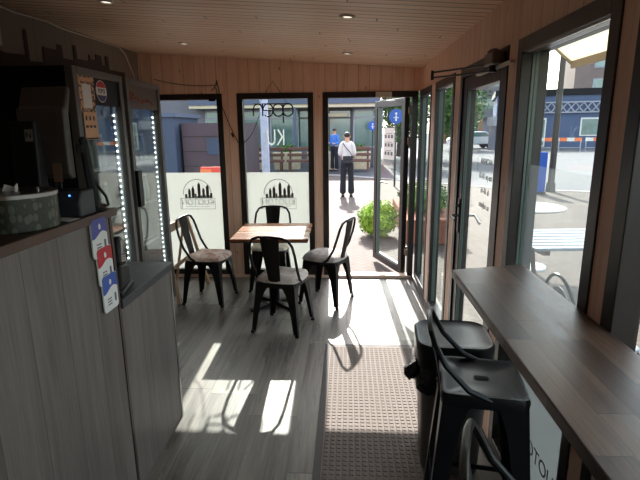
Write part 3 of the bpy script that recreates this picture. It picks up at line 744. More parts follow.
# ------------------------------------------------------------------ cafe table and chairs
TC = (-.70, 4.49)
t = thing('dining_table', 'square brown wooden cafe table with black pedestal', 'table', (TC[0], TC[1], 0), math.radians(1))
MB().box(-.35, -.37, .722, .35, .37, .748).build('tabletop', 'table', t, 0, bevel=.004)
MB().box(-.345, -.365, .712, .345, .365, .722).build('edge_band', 'frame', t, 0)
m = MB(); m.cyl((0,0,.03), (0,0,.70), .035, n=20); m.box(-.2, -.03, .69, .2, .03, .712); m.box(-.03, -.2, .69, .03, .2, .712); m.build('column', 'black', t)
for k_ in range(4):
    a = math.radians(45+90*k_); mm = Matrix.Rotation(a, 4, 'Z')
    m = MB(); m.prism([(.0, -.03, .045), (.0, -.03, .012), (.29, -.022, .008), (.31, -.022, .016), (.30, -.022, .026)], (0, .05, 0), mm); m.cyl((.29, 0, 0), (.29, 0, .012), .018, n=12, mtx=mm)
    m.build('foot', 'black', t)

def sheet_leg(sx, sy, top, bot, zt, matn, wid):
    """folded-metal corner leg: two tapering wings meeting on the corner line"""
    m = MB(); th = .0022
    n = len(wid)
    cor = []
    for z, w_ in wid:
        q = 1-z/zt; cor.append((sx*(top+(bot-top)*q), sy*(top+(bot-top)*q), z, w_))
    def wing(dx, dy):
        v = []; f = []
        for (x, y, z, w_) in cor:
            v += [(x, y, z), (x-sx*w_*dx, y-sy*w_*dy, z), (x-sx*w_*dx-sx*th*dy, y-sy*w_*dy-sy*th*dx, z), (x-sx*th*dy, y-sy*th*dx, z)]
        for j in range(n-1):
            a, b = j*4, j*4+4
            for i in range(4): f.append((a+i, a+(i+1) % 4, b+(i+1) % 4, b+i))
        f.append((0,1,2,3)); f.append((4*n-1, 4*n-2, 4*n-3, 4*n-4))
        m.add(v, f)
    wing(1, 0); wing(0, 1)
    x, y = cor[-1][0], cor[-1][1]
    m.box(x-.014-(.008*sx), y-.014-(.008*sy), 0, x+.014-(.008*sx), y+.014-(.008*sy), .02)
    return m

def rsq(h, r, z, n=6):
    P = []
    for sx, sy, a in ((1,-1,-90),(1,1,0),(-1,1,90),(-1,-1,180)):
        for i in range(n):
            th = math.radians(a+90*i/(n-1)); P.append((sx*(h-r)+r*math.cos(th), sy*(h-r)+r*math.sin(th), z))
    return P
def pan(h, r, z, lip):
    m = MB()
    m.ring_loft([rsq(h, r, z-lip), rsq(h+.003, r, z-lip*.3), rsq(h-.002, r, z), rsq(h-.012, r*.9, z+.001), rsq(h-.026, r*.8, z-.006), rsq(h*.3, r*.3, z-.008)], True)
    return m

CH = thing('dining_chair', '-', 'chair', (0,0,0), 0, 'black metal chairs round the cafe table')
pan(.180, .05, .452, .045).build('seat', 'black', CH, 60)
W = [(.44,.165),(.425,.135),(.40,.105),(.36,.085),(.28,.064),(.16,.050),(.02,.038)]
for sx in (-1, 1):
    for sy in (-1, 1): sheet_leg(sx, sy, .172, .212, .45, 'black', W).build('leg', 'black', CH, 30)
hp = [(.186,-.02,.43),(.196,-.10,.475),(.200,-.165,.58),(.198,-.205,.70),(.186,-.228,.785),(.155,-.242,.835),(.10,-.25,.853),(0,-.252,.858)]
hp = hp + [(-x, y, z) for x, y, z in hp[-2::-1]]
MB().tube(hp, .0115, 10).build('back_frame', 'black', CH)
m = MB(); rings = []
for z, y, w_ in ((.435,-.170,.050),(.50,-.180,.055),(.60,-.205,.063),(.72,-.232,.073),(.80,-.246,.080),(.848,-.252,.082)):
    rings.append([(-w_, y, z), (-w_*.5, y-.010, z), (w_*.5, y-.010, z), (w_, y, z), (w_, y-.003, z), (w_*.5, y-.013, z), (-w_*.5, y-.013, z), (-w_, y-.003, z)])
m.ring_loft(rings); m.build('back_splat', 'black', CH, 50)
def cushion(matn, half, hgt, seed, label, loc, rz, tuft=0):
    rnd = random.Random(seed); n = 26; m = MB(); top = []; bot = []
    ph = [rnd.uniform(0, 6) for _ in range(4)]
    V = []; F = []
    for j in range(n+1):
        for i in range(n+1):
            u_, v_ = 2*i/n-1, 2*j/n-1
            # squircle mapping for rounded corners
            x = u_*math.sqrt(1-.30*v_*v_); y = v_*math.sqrt(1-.30*u_*u_)
            e = max(abs(u_), abs(v_)); th = (1-e**3.2)**.5 if e < 1 else 0
            wob = .006*math.sin(5*x+ph[0])*math.sin(6*y+ph[1]) + rnd.uniform(-.0015, .0015)
            if tuft: wob -= .012*math.exp(-40*((u_*1.5 % 1-.5)**2+(v_*1.5 % 1-.5)**2))
            V.append((x*half, y*half, .006+hgt*th*(.92)+wob*th))
    o_ = len(V)
    for j in range(n+1):
        for i in range(n+1):
            x, y, z = V[j*(n+1)+i]; e = max(abs(2*i/n-1), abs(2*j/n-1)); V.append((x, y, .005-.004*(1-e**4)))
    for j in range(n):
        for i in range(n):
            a = j*(n+1)+i; F.append((a, a+1, a+n+2, a+n+1)); F.append((o_+a, o_+a+n+1, o_+a+n+2, o_+a+1))
    bd = [i for i in range(n)] + [j*(n+1)+n for j in range(n)] + [n*(n+1)+i for i in range(n, 0, -1)] + [j*(n+1) for j in range(n, 0, -1)]
    for a, b in zip(bd, bd[1:]+bd[:1]): F.append((a, o_+a, o_+b, b))
    m.add(V, F)
    o = m.build('seat_cushion', matn, None, 180); o.location = loc; o.rotation_euler = (0, 0, rz)
    return tag(o, label, 'cushion', 'cushions on the cafe chairs')
chairs = [((-.555, 3.95), -15, 'black metal chair nearest the camera, its back to the camera', 'cush_stone', 'grey and cream tufted cushion on the nearest chair', 1),
          ((-1.395, 4.62), -90-8, 'black metal chair left of the cafe table, facing right', 'cush_pink', 'pinkish mottled fleece cushion on the left chair', 0),
          ((-.205, 4.62), 90-22, 'black metal chair right of the table beside open door', 'cush_grey', 'puffy grey cushion on the right chair', 0),
          ((-.83, 5.04), 180, 'black metal chair between the cafe table and back window', 'cush_cream', 'cream cushion on the chair behind the table', 0)]
for i, ((x, y), r, l, cm, cl, tf) in enumerate(chairs):
    r = math.radians(r)
    if i == 0: CH.location = (x, y, 0); CH.rotation_euler = (0, 0, r); CH['label'] = l
    else: dup(CH, (x, y, 0), r, l)
    off = Vector((0, .01, 0)); off.rotate(Matrix.Rotation(r, 3, 'Z'))
    cushion(cm, .205, .055 if i != 2 else .07, 10+i, cl, (x+off.x, y+off.y, .4475), r, tf)

# pale wooden folding stand behind the left chair
t = thing('folding_stand', 'pale wooden folding stand with slanted legs behind the left chair', 'stand', (0,0,0))
for a, b in (((-1.81, 4.50, .80), (-1.675, 4.47, 0)), ((-1.76, 5.10, .78), (-1.56, 5.10, 0))):
    d = Vector(b)-Vector(a); m = MB()
    m.prism([(a[0]-.012, a[1]-.02, a[2]), (a[0]+.018, a[1]-.02, a[2]), (b[0]+.018, b[1]-.02, 0), (b[0]-.012, b[1]-.02, 0)], (0, .035, 0)); m.build('leg', 'birch', t, 0, bevel=.003)
for a, b in (((-1.79, 4.50, .80), (-1.94, 4.50, 0)), ((-1.76, 5.10, .78), (-1.92, 5.10, 0))):
    m = MB(); m.prism([(a[0]-.03, a[1]-.05, a[2]-.03), (a[0]-.005, a[1]-.05, a[2]-.03), (b[0]+.012, b[1]-.05, 0), (b[0]-.012, b[1]-.05, 0)], (0, .028, 0)); m.build('leg', 'birch', t, 0, bevel=.003)
m = MB(); m.box(-1.795, 4.48, .70, -1.755, 5.1, .79); m.build('top_rail', 'birch', t, 0, bevel=.004)
m = MB(); m.box(-1.715, 4.49, .35, -1.70, 5.1, .39); m.build('cross_bar', 'birch', t, 0, bevel=.003)

# ------------------------------------------------------------------ rubber floor mat
t = thing('floor_mat', 'grey studded rubber floor mat with dark border', 'mat', (0,0,0))
mx0, mx1, my0, my1 = -.13, .56, .3, 3.545
MB().box(mx0, my0, .001, mx1, my1, .008).build('pad', 'mat', t, 0)
MB().box(mx0-.04, my0-.04, .0005, mx1+.04, my1+.04, .006).build('border', 'matedge', t, 0, bevel=.002)
m = MB(); pv = []; pf = []
nx = int((mx1-mx0)/.034); ny = int((my1-my0)/.034)
for j in range(ny):
    for i in range(nx):
        x = mx0+.02+i*.034; y = my0+.02+j*.034; a, b, o_ = .012, .009, len(pv)
        pv += [(x-a,y-a,.008),(x+a,y-a,.008),(x+a,y+a,.008),(x-a,y+a,.008),(x-b,y-b,.0108),(x+b,y-b,.0108),(x+b,y+b,.0108),(x-b,y+b,.0108)]
        pf += [(o_+4,o_+5,o_+6,o_+7),(o_,o_+1,o_+5,o_+4),(o_+1,o_+2,o_+6,o_+5),(o_+2,o_+3,o_+7,o_+6),(o_+3,o_,o_+4,o_+7)]
m.add(pv, pf); st = m.build('studs', 'mat', t, 0); st['kind'] = 'stuff'

# ------------------------------------------------------------------ window bar, stools, bin
t = thing('window_bar', 'long dark brown wooden bar shelf under the right windows', 'bar counter', (0,0,0))
m = MB(); m.prism([(.447, -1.6, 1.078), (.447, 1.985, 1.078), (.768, 2.075, 1.078), (.768, -1.6, 1.078)], (0, 0, .034)); m.build('worktop', 'bar', t, 0, bevel=.004)
for y in (1.46, .345, -.76):
    m = MB(); m.box(.70, y-.02, .80, .768, y+.02, 1.078); m.prism([(.70, y-.015, 1.078), (.52, y-.015, 1.078), (.70, y-.015, .86)], (0, .03, 0)); m.build('bracket', 'black', t, 0)

ST = thing('bar_stool', 'black metal bar stool with slotted seat tucked against bar', 'stool', (.525, 1.735, 0), math.radians(-90-9), 'bar stools at the window bar')
pan(.155, .03, .752, .05).build('seat', 'stool', ST, 60)
lab(MB().ring_loft([[(x*.45*1.0, y*.8, z) for x, y, z in rsq(.035, .018, .7455)], [(x*.45, y*.8, z) for x, y, z in rsq(.035, .018, .7462)]]).build('grip_hole', plain('hole_black', (.002,.002,.002,1), .9), ST, 0), 'small dark grip slot in the seat centre')
W2 = [(.74,.14),(.72,.12),(.69,.095),(.60,.075),(.40,.058),(.2,.048),(.02,.036)]
for sx in (-1, 1):
    for sy in (-1, 1): sheet_leg(sx, sy, .148, .205, .75, 'stool', W2).build('leg', 'stool', ST, 30)
for i in range(4):
    mm = Matrix.Rotation(math.pi/2*i, 4, 'Z'); zz = .20 if i % 2 else .26; e = .148+(.205-.148)*(1-zz/.75)
    m = MB(); m.box(-e+.006, e-.014, zz, e-.006, e-.008, zz+.022, mm); m.build('footrest', 'stool', ST, 0)
hp = [(.150,.02,.735),(.152,-.06,.77),(.150,-.145,.86),(.143,-.185,.935),(.118,-.200,.972),(.07,-.205,.982),(0,-.206,.984)]
hp = hp + [(-x, y, z) for x, y, z in hp[-2::-1]]
MB().tube(hp, .011, 10).build('back_frame', 'stool', ST)
m = MB(); rings = []
for z, y, w_ in ((.70,-.158,.04),(.75,-.162,.042),(.85,-.182,.048),(.93,-.200,.054),(.976,-.205,.056)):
    rings.append([(-w_, y, z), (w_, y, z), (w_, y-.004, z), (-w_, y-.004, z)])
m.ring_loft(rings); m.build('back_splat', 'stool', ST, 50)
m = MB()
for dx in (-.02, .02): m.cyl((dx, -.168, .715), (dx, -.160, .715), .006, n=8)
m.build('screw', 'steel', ST)
dup(ST, (.471, .925, 0), math.radians(-90-17), 'black bar stool back at the bottom edge, only its rail showing')

t = thing('trash_bin', 'black topped bin with bag poking out, behind the bar stool', 'bin', (.525, 2.245, 0), math.radians(-4))
def rrect(hx, hy, r, z, n=7):
    P = []
    for sx, sy, a in ((1,-1,-90),(1,1,0),(-1,1,90),(-1,-1,180)):
        for i in range(n):
            th = math.radians(a+90*i/(n-1)); P.append((sx*(hx-r)+r*math.cos(th), sy*(hy-r)+r*math.sin(th), z))
    return P
MB().ring_loft([rrect(.135,.14,.06,.0), rrect(.14,.145,.06,.02), rrect(.165,.165,.07,.60)]).build('bin_body', 'greybin', t, 50)
MB().ring_loft([rrect(.176,.172,.075,.585), rrect(.180,.176,.08,.66), rrect(.182,.178,.085,.695), rrect(.172,.168,.08,.705), rrect(.160,.156,.075,.698), rrect(.10,.1,.05,.695)]).build('lid', 'stool', t, 60)
rnd = random.Random(3); bmv = MB(); rings = []
for z, gx in ((.585, .005), (.56, .012), (.53, .018), (.50, .022), (.47, .02)):
    rings.append([(x+rnd.uniform(-.004,.004), y+rnd.uniform(-.004,.004), zz+rnd.uniform(-.012,.012)) for x, y, zz in rrect(.168+gx-.004, .166+gx-.004, .07, z)])
bmv.ring_loft(rings, cap=False)
bmv.build('bag_liner', 'bag', t, 60)
m = MB(); pts = []
rng = []
for q, (cx, cy, cz, r1, r2) in enumerate(((-.15, -.06, .56, .05, .03), (-.185, -.07, .545, .055, .045), (-.215, -.075, .525, .045, .035), (-.235, -.075, .53, .035, .012))):
    rng.append([(cx+rnd.uniform(-.008,.008), cy+r1*math.cos(a*math.pi/5)+rnd.uniform(-.012,.012), cz+r2*math.sin(a*math.pi/5)+rnd.uniform(-.01,.01)) for a in range(10)])
m.ring_loft(rng); m.build('bag_corner', 'bag', t, 30)

# ------------------------------------------------------------------ outside: ground
struct(MB().prism([(-40, YB+.14, -.03), (-40, 28, -.03), (-14, 22, -.03), (-.2, 18.1, -.03), (4.1, 14.15, -.03), (9, 12.0, -.03), (30, 2, -.03), (30, -14, -.03), (XR+.14, -14, -.03), (XR+.14, YB+.14, -.03)], (0, 0, -.1)).build('ground_pavement', 'paving', smooth=0))
struct(MB().box(-90, -30, -.3, 140, 160, -.14).build('ground_street', 'asphalt', smooth=0))
km = MB()
kp = [(-40, 28), (-14, 22), (-.2, 18.1), (4.1, 14.15), (9, 12.0), (30, 2)]
for (ax, ay), (bx, by) in zip(kp, kp[1:]):
    d = Vector((bx-ax, by-ay, 0)).normalized(); n_ = Vector((-d.y, d.x, 0))*.18
    km.prism([(ax, ay, -.14), (bx, by, -.14), (bx+n_.x, by+n_.y, -.14), (ax+n_.x, ay+n_.y, -.14)], (0, 0, .125))
struct(km.build('kerb', 'kerb', smooth=0))

# ------------------------------------------------------------------ people
def skin(name, vs, es, rs, mat, parent, root=0, sub=2):
    me = bpy.data.meshes.new(name); me.from_pydata(vs, es, []); me.update()
    o = bpy.data.objects.new(name, me); COL.objects.link(o); o.parent = parent
    md = o.modifiers.new('skin', 'SKIN'); md.use_smooth_shade = True
    sv = me.skin_vertices[0].data
    for i, r in enumerate(rs):
        r = r if isinstance(r, tuple) else (r, r); sv[i].radius = r; sv[i].use_root = (i == root)
    sb = o.modifiers.new('sub', 'SUBSURF'); sb.levels = sub; sb.render_levels = sub
    me.materials.append(MT[mat]); return o
def person(loc, rz, label, shirt, trousers, H=1.62):
    s = H/1.70
    t = thing('person', label, 'person', loc, rz); t.scale = (s, s, s)
    #          0 pelvis       1 waist      2 chest       3 neckbase    4 neck       5 head       6 top
    V = [(0,0,.95),(0,.0,1.08),(0,.0,1.28),(0,-.005,1.43),(0,.0,1.50),(0,.02,1.60),(0,.02,1.68),
         (.15,0,1.39),(.195,-.01,1.14),(.13,.20,1.10),(.08,.27,1.14),(-.15,0,1.39),(-.195,-.01,1.14),(-.13,.20,1.10),(-.08,.27,1.14),
         (.09,0,.88),(.10,.015,.50),(.105,-.01,.09),(.11,.11,.035),(-.09,0,.88),(-.10,.015,.50),(-.105,-.01,.09),(-.11,.11,.035)]
    E_ = [(0,1),(1,2),(2,3),(3,4),(4,5),(5,6),(3,7),(7,8),(8,9),(9,10),(3,11),(11,12),(12,13),(13,14),(0,15),(15,16),(16,17),(17,18),(0,19),(19,20),(20,21),(21,22)]
    R_ = [(.14,.10),(.125,.09),(.145,.10),(.08,.07),.052,(.075,.088),(.045,.05),.055,.042,.032,.028,.055,.042,.032,.028,(.085,.09),.058,.04,.03,(.085,.09),.058,.04,.03]
    skin('body', V, E_, R_, 'skin', t)
    hm = MB(); hm.ball((0, .0, 1.645), (.082, .095, .075), 20, 12); hm.build('hair', 'hair', t, 180)
    V2 = [(0,0,.95),(0,0,1.10),(0,0,1.28),(0,-.005,1.455),(.15,0,1.39),(.195,-.01,1.14),(.14,.18,1.10),(-.15,0,1.39),(-.195,-.01,1.14),(-.14,.18,1.10)]
    skin('shirt', V2, [(0,1),(1,2),(2,3),(3,4),(4,5),(5,6),(3,7),(7,8),(8,9)], [(.155,.115),(.15,.11),(.165,.12),(.08,.075),.075,.062,.048,.075,.062,.048], shirt, t)
    V3 = [(0,0,.97),(.09,0,.86),(.105,.01,.5),(.115,0,.06),(-.09,0,.86),(-.105,.01,.5),(-.115,0,.06),(0,0,1.08)]
    skin('trousers', V3, [(0,1),(1,2),(2,3),(0,4),(4,5),(5,6),(0,7)], [(.155,.115),(.098,.105),.078,(.092,.10),(.098,.105),.078,(.092,.10),(.145,.105)], trousers, t)
    for sx in (-1, 1):
        m = MB(); m.ring_loft([rrect(.045,.12,.04,z) if z < .03 else rrect(.035,.09,.03,z) for z in (0, .028, .06)]); 
        for i, v in enumerate(m.v): m.v[i] = (v[0]+sx*.112, v[1]+.05, v[2])
        m.build('shoe', 'trousers', t, 60)
    for sx in (-1, 1):
        m = MB(); m.ball((sx*.082, .01, 1.60), (.012, .02, .03)); m.build('ear', 'skin', t)
    return t
person((0, 12.4, -.03), 0, 'person in white shirt and black flared trousers standing outside, seen from behind', 'shirt', 'trousers')
t = thing('shoulder_bag', 'dark shoulder bag worn at the back of the person in white', 'bag', (.02, 12.4, -.03))
m = MB(); m.ring_loft([rrect(.125,.045,.035,z) for z in (.875, .89, 1.03, 1.05)]); 
m.v = [(x, y-.165, z) for x, y, z in m.v]; m.build('bag_body', 'handbag', t, 50)
m = MB(); m.box(-.128, -.222, .97, .128, -.209, 1.05); m.build('flap', 'handbag', t, 0, bevel=.008)
m = MB(); m.tube([(.11, -.15, 1.04), (.05, -.135, 1.15), (-.06, -.135, 1.27), (-.12, -.10, 1.36), (-.125, 0, 1.405), (-.08, .12, 1.32), (.05, .14, 1.15), (.15, .1, 1.05), (.165, -.05, 1.0), (.11, -.15, 1.02)], .010, 8); m.build('strap', 'handbag', t)
person((-.52, 20.2, -.03), math.pi*.8, 'person in blue shirt standing by the building across the street', 'blueshirt', 'trousers', 1.72)

# ------------------------------------------------------------------ plants
def leaves(n, fn, size, seed, up=.4):
    rnd = random.Random(seed); m = MB(); V = []; F = []
    for i in range(n):
        p, nr = fn(rnd); nr = (nr + Vector((rnd.uniform(-1,1), rnd.uniform(-1,1), rnd.uniform(-1,1)+up))*.7).normalized()
        a = nr.orthogonal().normalized(); a.rotate(Quaternion(nr, rnd.uniform(0, 6.28))); b = nr.cross(a)
        s = size*rnd.uniform(.6, 1.3); o_ = len(V)
        V += [p-a*s, p-b*s*.45+nr*s*.1, p+a*s, p+b*s*.45+nr*s*.1]; F.append((o_, o_+1, o_+2, o_+3))
    m.add(V, F); return m
def ell(cx, cy, cz, rx, ry, rz, shell=.55):
    def fn(rnd):
        while True:
            d = Vector((rnd.gauss(0,1), rnd.gauss(0,1), rnd.gauss(0,1)))
            if d.length > .1: break
        d.normalize(); q = rnd.uniform(shell, 1)*(1+.12*math.sin(d.x*7+d.z*5)*math.cos(d.y*6))
        return Vector((cx+d.x*rx*q, cy+d.y*ry*q, max(.0, cz+d.z*rz*q))), d
    return fn
t = thing('shrub', 'round bright green shrub on the brick paving outside the open door', 'shrub', (.50, 7.75, -.03))
leaves(6000, ell(0, 0, .29, .33, .36, .30, .5), .028, 5).build('foliage', 'leaf', t, 0)
m = MB()
for i in range(9): a = i*.7; m.tube([(0,0,0), (.15*math.cos(a), .15*math.sin(a), .2), (.35*math.cos(a), .32*math.sin(a), .36)], .008, 6)
m.build('stem', 'trunk', t)
t = thing('planting_bed', 'raised brick planting bed with low green plants seen through the open glass door', 'planter', (1.32, 7.9, -.03))
MB().box(-.42, -.75, 0, .43, 1.6, .38).build('brick_edge', 'soil', t, 0, bevel=.02)
leaves(5200, ell(0.0, .45, .58, .42, 1.05, .24, .2), .04, 8).build('foliage', 'leafdark', t, 0)
def tree(x, y, h, r, seed, label):
    t = thing('street_tree', label, 'tree', (x, y, -.14), 0, 'trees beyond the street')
    m = MB(); m.tube([(0,0,0), (.05,.02,h*.3), (0,.05,h*.6)], [.16,.12,.06], 10)
    for i in range(6): a = i*1.05+seed; m.tube([(0,.03,h*.4+.12*i), (r*.4*math.cos(a), r*.4*math.sin(a), h*.62+.1*i), (r*.7*math.cos(a), r*.7*math.sin(a), h*.75)], [.06,.04,.02], 6)
    m.build('trunk', 'trunk', t)
    leaves(5200, ell(0, 0, h*.60, r, r, h*.42, .3), .13, seed).build('crown', 'leafdark', t, 0)
tree(3.0, 25.6, 5.0, 1.25, 1, 'leafy green tree right of the shopfront seen through the door glass')
tree(6.2, 28.5, 5.6, 1.7, 4, 'broad green tree behind the round walking sign pole')
tree(3.4, 32.5, 6.4, 2.3, 2, 'large green tree farther behind the leafy tree by the shopfront')
tree(9.3, 42, 5.0, 2.0, 3, 'distant green tree seen through the far right window')

# blue round traffic signs
def road_sign(x, y, zc, r, label):
    t = thing('road_sign', label, 'sign', (x, y, -.03), 0, 'round blue street signs')
    m = MB(); m.cyl((0, .02, 0), (0, .02, zc+r), .03, n=12); m.build('pole', 'darksteel', t)
    m = MB(); m.cyl((0, -.012, zc), (0, .0, zc), r, n=36); m.build('sign_disc', 'blue', t)
    m = MB(); m.prism([(-.03*r/.3, -.014, zc-.6*r), (.03*r/.3, -.014, zc-.6*r), (.03*r/.3, -.014, zc+.15*r), (-.03*r/.3, -.014, zc+.15*r)], (0, .001, 0)); m.ball((0, -.014, zc+.4*r), (.16*r, .002, .16*r)); m.box(-.35*r, -.014, zc-.2*r, .35*r, -.013, zc-.1*r); m.build('sign_symbol', 'white', t, 0)
    return t
road_sign(1.43, 14.6, 2.05, .21, 'round blue walking sign on a pole seen through the open door leaf')
road_sign(1.12, 21.8, 1.82, .2, 'small blue round sign beside the shopfront across the street')

# ------------------------------------------------------------------ building across the street (in shade: it faces away from the sun)
BY = 24.0
t = thing('shop_building', 'long grey shop building with blue-grey canopy across the street', 'building', (0, 0, -.14))
MB().box(-20, BY, 0, 1.6, BY+7, 5.2).build('wall', 'facade', t, 0)
MB().box(-7.4, BY-1.2, 2.95, 1.5, BY, 3.45).build('canopy_beam', 'beam', t, 0)
MB().box(-7.4, BY-1.1, 2.80, 1.5, BY-.02, 2.95).build('canopy_soffit', 'beige', t, 0)
m = MB(); m.box(-20, BY-.05, 3.5, 1.6, BY, 4.1); m.build('upper_band', 'maroon', t, 0)
for i, x in enumerate((-6.9, -5.3, -3.7, -2.3, -.85, .35)):
    m = MB(); w_ = 1.3 if i != 4 else 1.0
    m.box(x-.06, BY-.06, .9, x+w_+.06, BY-.01, .98); m.box(x-.06, BY-.06, .98, x, BY-.01, 2.7); m.box(x+w_, BY-.06, .98, x+w_+.06, BY-.01, 2.7); m.box(x, BY-.06, 2.30, x+w_, BY-.01, 2.38); m.box(x-.06, BY-.06, 2.66, x+w_+.06, BY-.01, 2.76)
    fr_ = m.build('window', 'frame' if i in (3, 4) else 'greyhouse', t, 0)
    MB().box(x, BY-.035, .98, x+w_, BY-.02, 2.68).build('pane', 'shopglass', fr_, 0)
for x in (-5.45, -2.45, -.98, 1.38):
    m = MB(); m.box(x-.07, BY-1.1, 0, x+.07, BY-.95, 2.82); m.build('post', 'beam', t, 0)
m = MB(); m.box(-1.25, BY-.1, 2.40, .0, BY-.06, 2.55); m.build('sign_board', 'beige', t, 0)
# terrace furniture in front of it
def bench(x, y, first=None, label=None):
    if first: return dup(first, (x, y, -.03), 0, label)
    t = thing('terrace_bench', label, 'bench', (x, y, -.03), 0, 'slatted benches on the terrace across the street')
    for z0_, z1_ in ((.40, .50), (.62, .74), (.86, 1.0)):
        m = MB(); m.box(-.62, -.06, z0_, .62, .0, z1_) if z0_ > .5 else m.box(-.62, -.42, z0_, .62, 0, z1_); m.build('slat', 'bench', t, 0, bevel=.03)
    for sx in (-.5, .5):
        m = MB(); m.box(sx-.04, -.40, 0, sx+.04, -.34, .42); m.box(sx-.04, -.0, 0, sx+.04, .06, .98); m.build('leg', 'bench', t, 0)
    return t
bl = 'brown slatted bench in the terrace row before the shop building'
B0 = bench(-5.9, 20.0, None, bl)
for x in (-4.55, -3.2, -1.85, .35): bench(x, 20.0+.1*math.sin(x*3), B0, bl)
SB = thing('stone_planter', 'cream stone planter topped with plants behind the terrace benches', 'planter', (-5.6, 21.1, -.03), 0, 'stone planters behind the terrace benches')
m = MB(); m.prism([(-.55,-.2,0),(.55,-.2,0),(.62,-.25,.75),(-.62,-.25,.75)], (0,.5,0)); m.build('stone_box', 'stone', SB, 0, bevel=.03)
leaves(500, ell(0, .05, .9, .55, .25, .22, .2), .06, 21).build('foliage', 'leafdark', SB, 0)
for x in (-4.1, -2.6, -1.1, .4): dup(SB, (x, 21.1, -.03), 0)
# slate blue kiosk and maroon cladding hut seen through window 1
t = thing('blue_kiosk', 'slate blue clad kiosk seen through the left back window', 'kiosk', (-6.25, 16.2, -.03))
MB().box(-1.4, -.2, 0, .55, 2.4, 2.15).build('wall', 'kioskblue', t, 0)
MB().box(-1.5, -.3, 2.15, .65, 2.5, 2.28).build('roof', 'beam', t, 0)
t = thing('maroon_hut', 'dark maroon clad hut beside the slate blue kiosk', 'hut', (-4.55, 16.6, -.03))
m = MB(); m.box(-1.05, -.2, 0, 1.1, 2.4, 1.95); m.build('wall', 'maroon', t, 0)
for z in (.5, 1.0, 1.5): MB().box(-1.05, -.22, z, 1.1, -.2, z+.02).build('joint_strip', 'inkdark', t, 0)
MB().box(-.2, -.24, .9, .5, -.222, 1.45).build('poster', 'kioskblue', t, 0)
t = thing('sandwich_board', 'red and orange pavement board outside the left back window', 'pavement sign', (-2.62, 9.2, -.03))
m = MB(); m.prism([(-.2,-.22,0),(.2,-.22,0),(.2,-.02,1.03),(-.2,-.02,1.03)], (0,.02,0)); m.build('front_board', 'boardred', t, 0)
m = MB(); m.prism([(-.2,.24,0),(.2,.24,0),(.2,.02,1.03),(-.2,.02,1.03)], (0,.02,0)); m.build('rear_board', 'boardred', t, 0)
m = MB(); m.prism([(-.2,-.032,.83),(.05,-.032,.83),(.0,.0,.99),(-.2,.0,.99)], (0,-.012,0)); m.v = [(x, y-.03, z) for x, y, z in m.v]; m.build('board_picture', 'orange', t, 0)
# white-blue post outside window 2
t = thing('canopy_post', 'pale blue-white post outside the middle back window', 'post', (-1.40, 8.3, -.03))
MB().box(-.06, -.06, 0, .06, .06, 2.4).build('shaft', plain('pale_post', srgb(172,180,206), .6), t, 0, bevel=.006)
MB().box(-.14, -.14, 0, .14, .14, .04).build('base_plate', 'steel', t, 0)

# ------------------------------------------------------------------ outside right
t = thing('window_awning', 'cream cloth awning over the large right window', 'awning', (0,0,0))
m = MB(); ay0, ay1 = -2.2, 2.90
m.prism([(.862, ay0, 2.36), (1.25, ay0, 2.045), (1.25, ay0, 2.05), (.862, ay0, 2.365)], (0, ay1-ay0, 0)); m.build('canopy', 'awning', t, 0)
m = MB(); m.box(1.243, ay0, 2.012, 1.26, ay1, 2.052); m.tube([(.862, ay1, 2.36), (1.25, ay1, 2.04)], .01, 6); m.tube([(.862, ay0, 2.36), (1.25, ay0, 2.04)], .01, 6); m.build('front_rail', 'cream', t, 0)
# outdoor slatted table, round table, wire chair
t = thing('slatted_table', 'weathered pale slatted outdoor table beyond the large right window', 'table', (2.12, 4.28, -.03), math.radians(4))
for i in range(7):
    m = MB(); m.box(-.62, -.38+i*.112, .74, .62, -.29+i*.112, .765); m.build('slat', 'slat', t, 0, bevel=.004)
m = MB(); m.box(-.55, -.36, .70, -.49, .36, .74); m.box(.49, -.36, .70, .55, .36, .74); m.build('batten', 'bench', t, 0)
for sx in (-1, 1):
    for sy in (-1, 1): m = MB(); m.tube([(sx*.52, sy*.1, .70), (sx*.52, sy*.34, .0)], .02, 8); m.build('leg', 'bench', t)
t = thing('round_table', 'white round outdoor table farther out beyond the slatted table', 'table', (2.25, 6.0, -.03))
MB().lathe([(0, .745), (.40, .745), (.42, .755), (.42, .765), (.40, .772), (0, .772)], n=40).build('tabletop', 'tablewhite', t)
MB().cyl((0,0,.02), (0,0,.745), .035, n=16).build('column', 'steel', t); MB().lathe([(0,0),(.26,0),(.25,.02),(.05,.04),(0,.04)], n=30).build('foot', 'steel', t)
t = thing('wire_chair', 'outdoor chair with thin hooped back just outside the large window', 'chair', (1.47, 2.78, .0), math.radians(-80))
pan(.2, .08, .45, .02).build('seat', 'slat', t, 60)
for sx in (-1, 1):
    for sy in (-1, 1): m = MB(); m.tube([(sx*.17, sy*.17, .44), (sx*.21, sy*.21, 0)], .010, 8); m.build('leg', 'darksteel', t)
m = MB(); pts = [(.20*math.cos(a), -.20-.05*math.sin(a), .44+.42*math.sin(a)) for a in [math.pi*i/20 for i in range(21)]]; m.tube(pts, .010, 8); m.build('back_hoop', 'darksteel', t)
m = MB(); m.prism([(.14*math.cos(a), -.195-.045*math.sin(a), .46+.33*math.sin(a)) for a in [math.pi*i/12 for i in range(13)]], (0, .008, 0)); m.build('back_pad', 'tablewhite', t, 0)
t = thing('street_pole', 'slim dark lamp pole at the kerb beyond the large right window', 'pole', (5.5, 13.3, -.03))
MB().cyl((0,0,0), (0,0,6.0), .085, .06, n=16).build('shaft', 'darksteel', t); MB().cyl((0,0,0), (0,0,.25), .13, .11, n=16).build('base', 'darksteel', t)
MB().box(-.02, -.05, 5.9, .9, .05, 6.0).build('lamp_arm', 'darksteel', t, 0)
t = thing('info_pillar', 'blue info pillar near the kerb left of the lamp pole', 'sign', (5.05, 12.9, -.03), math.radians(-20))
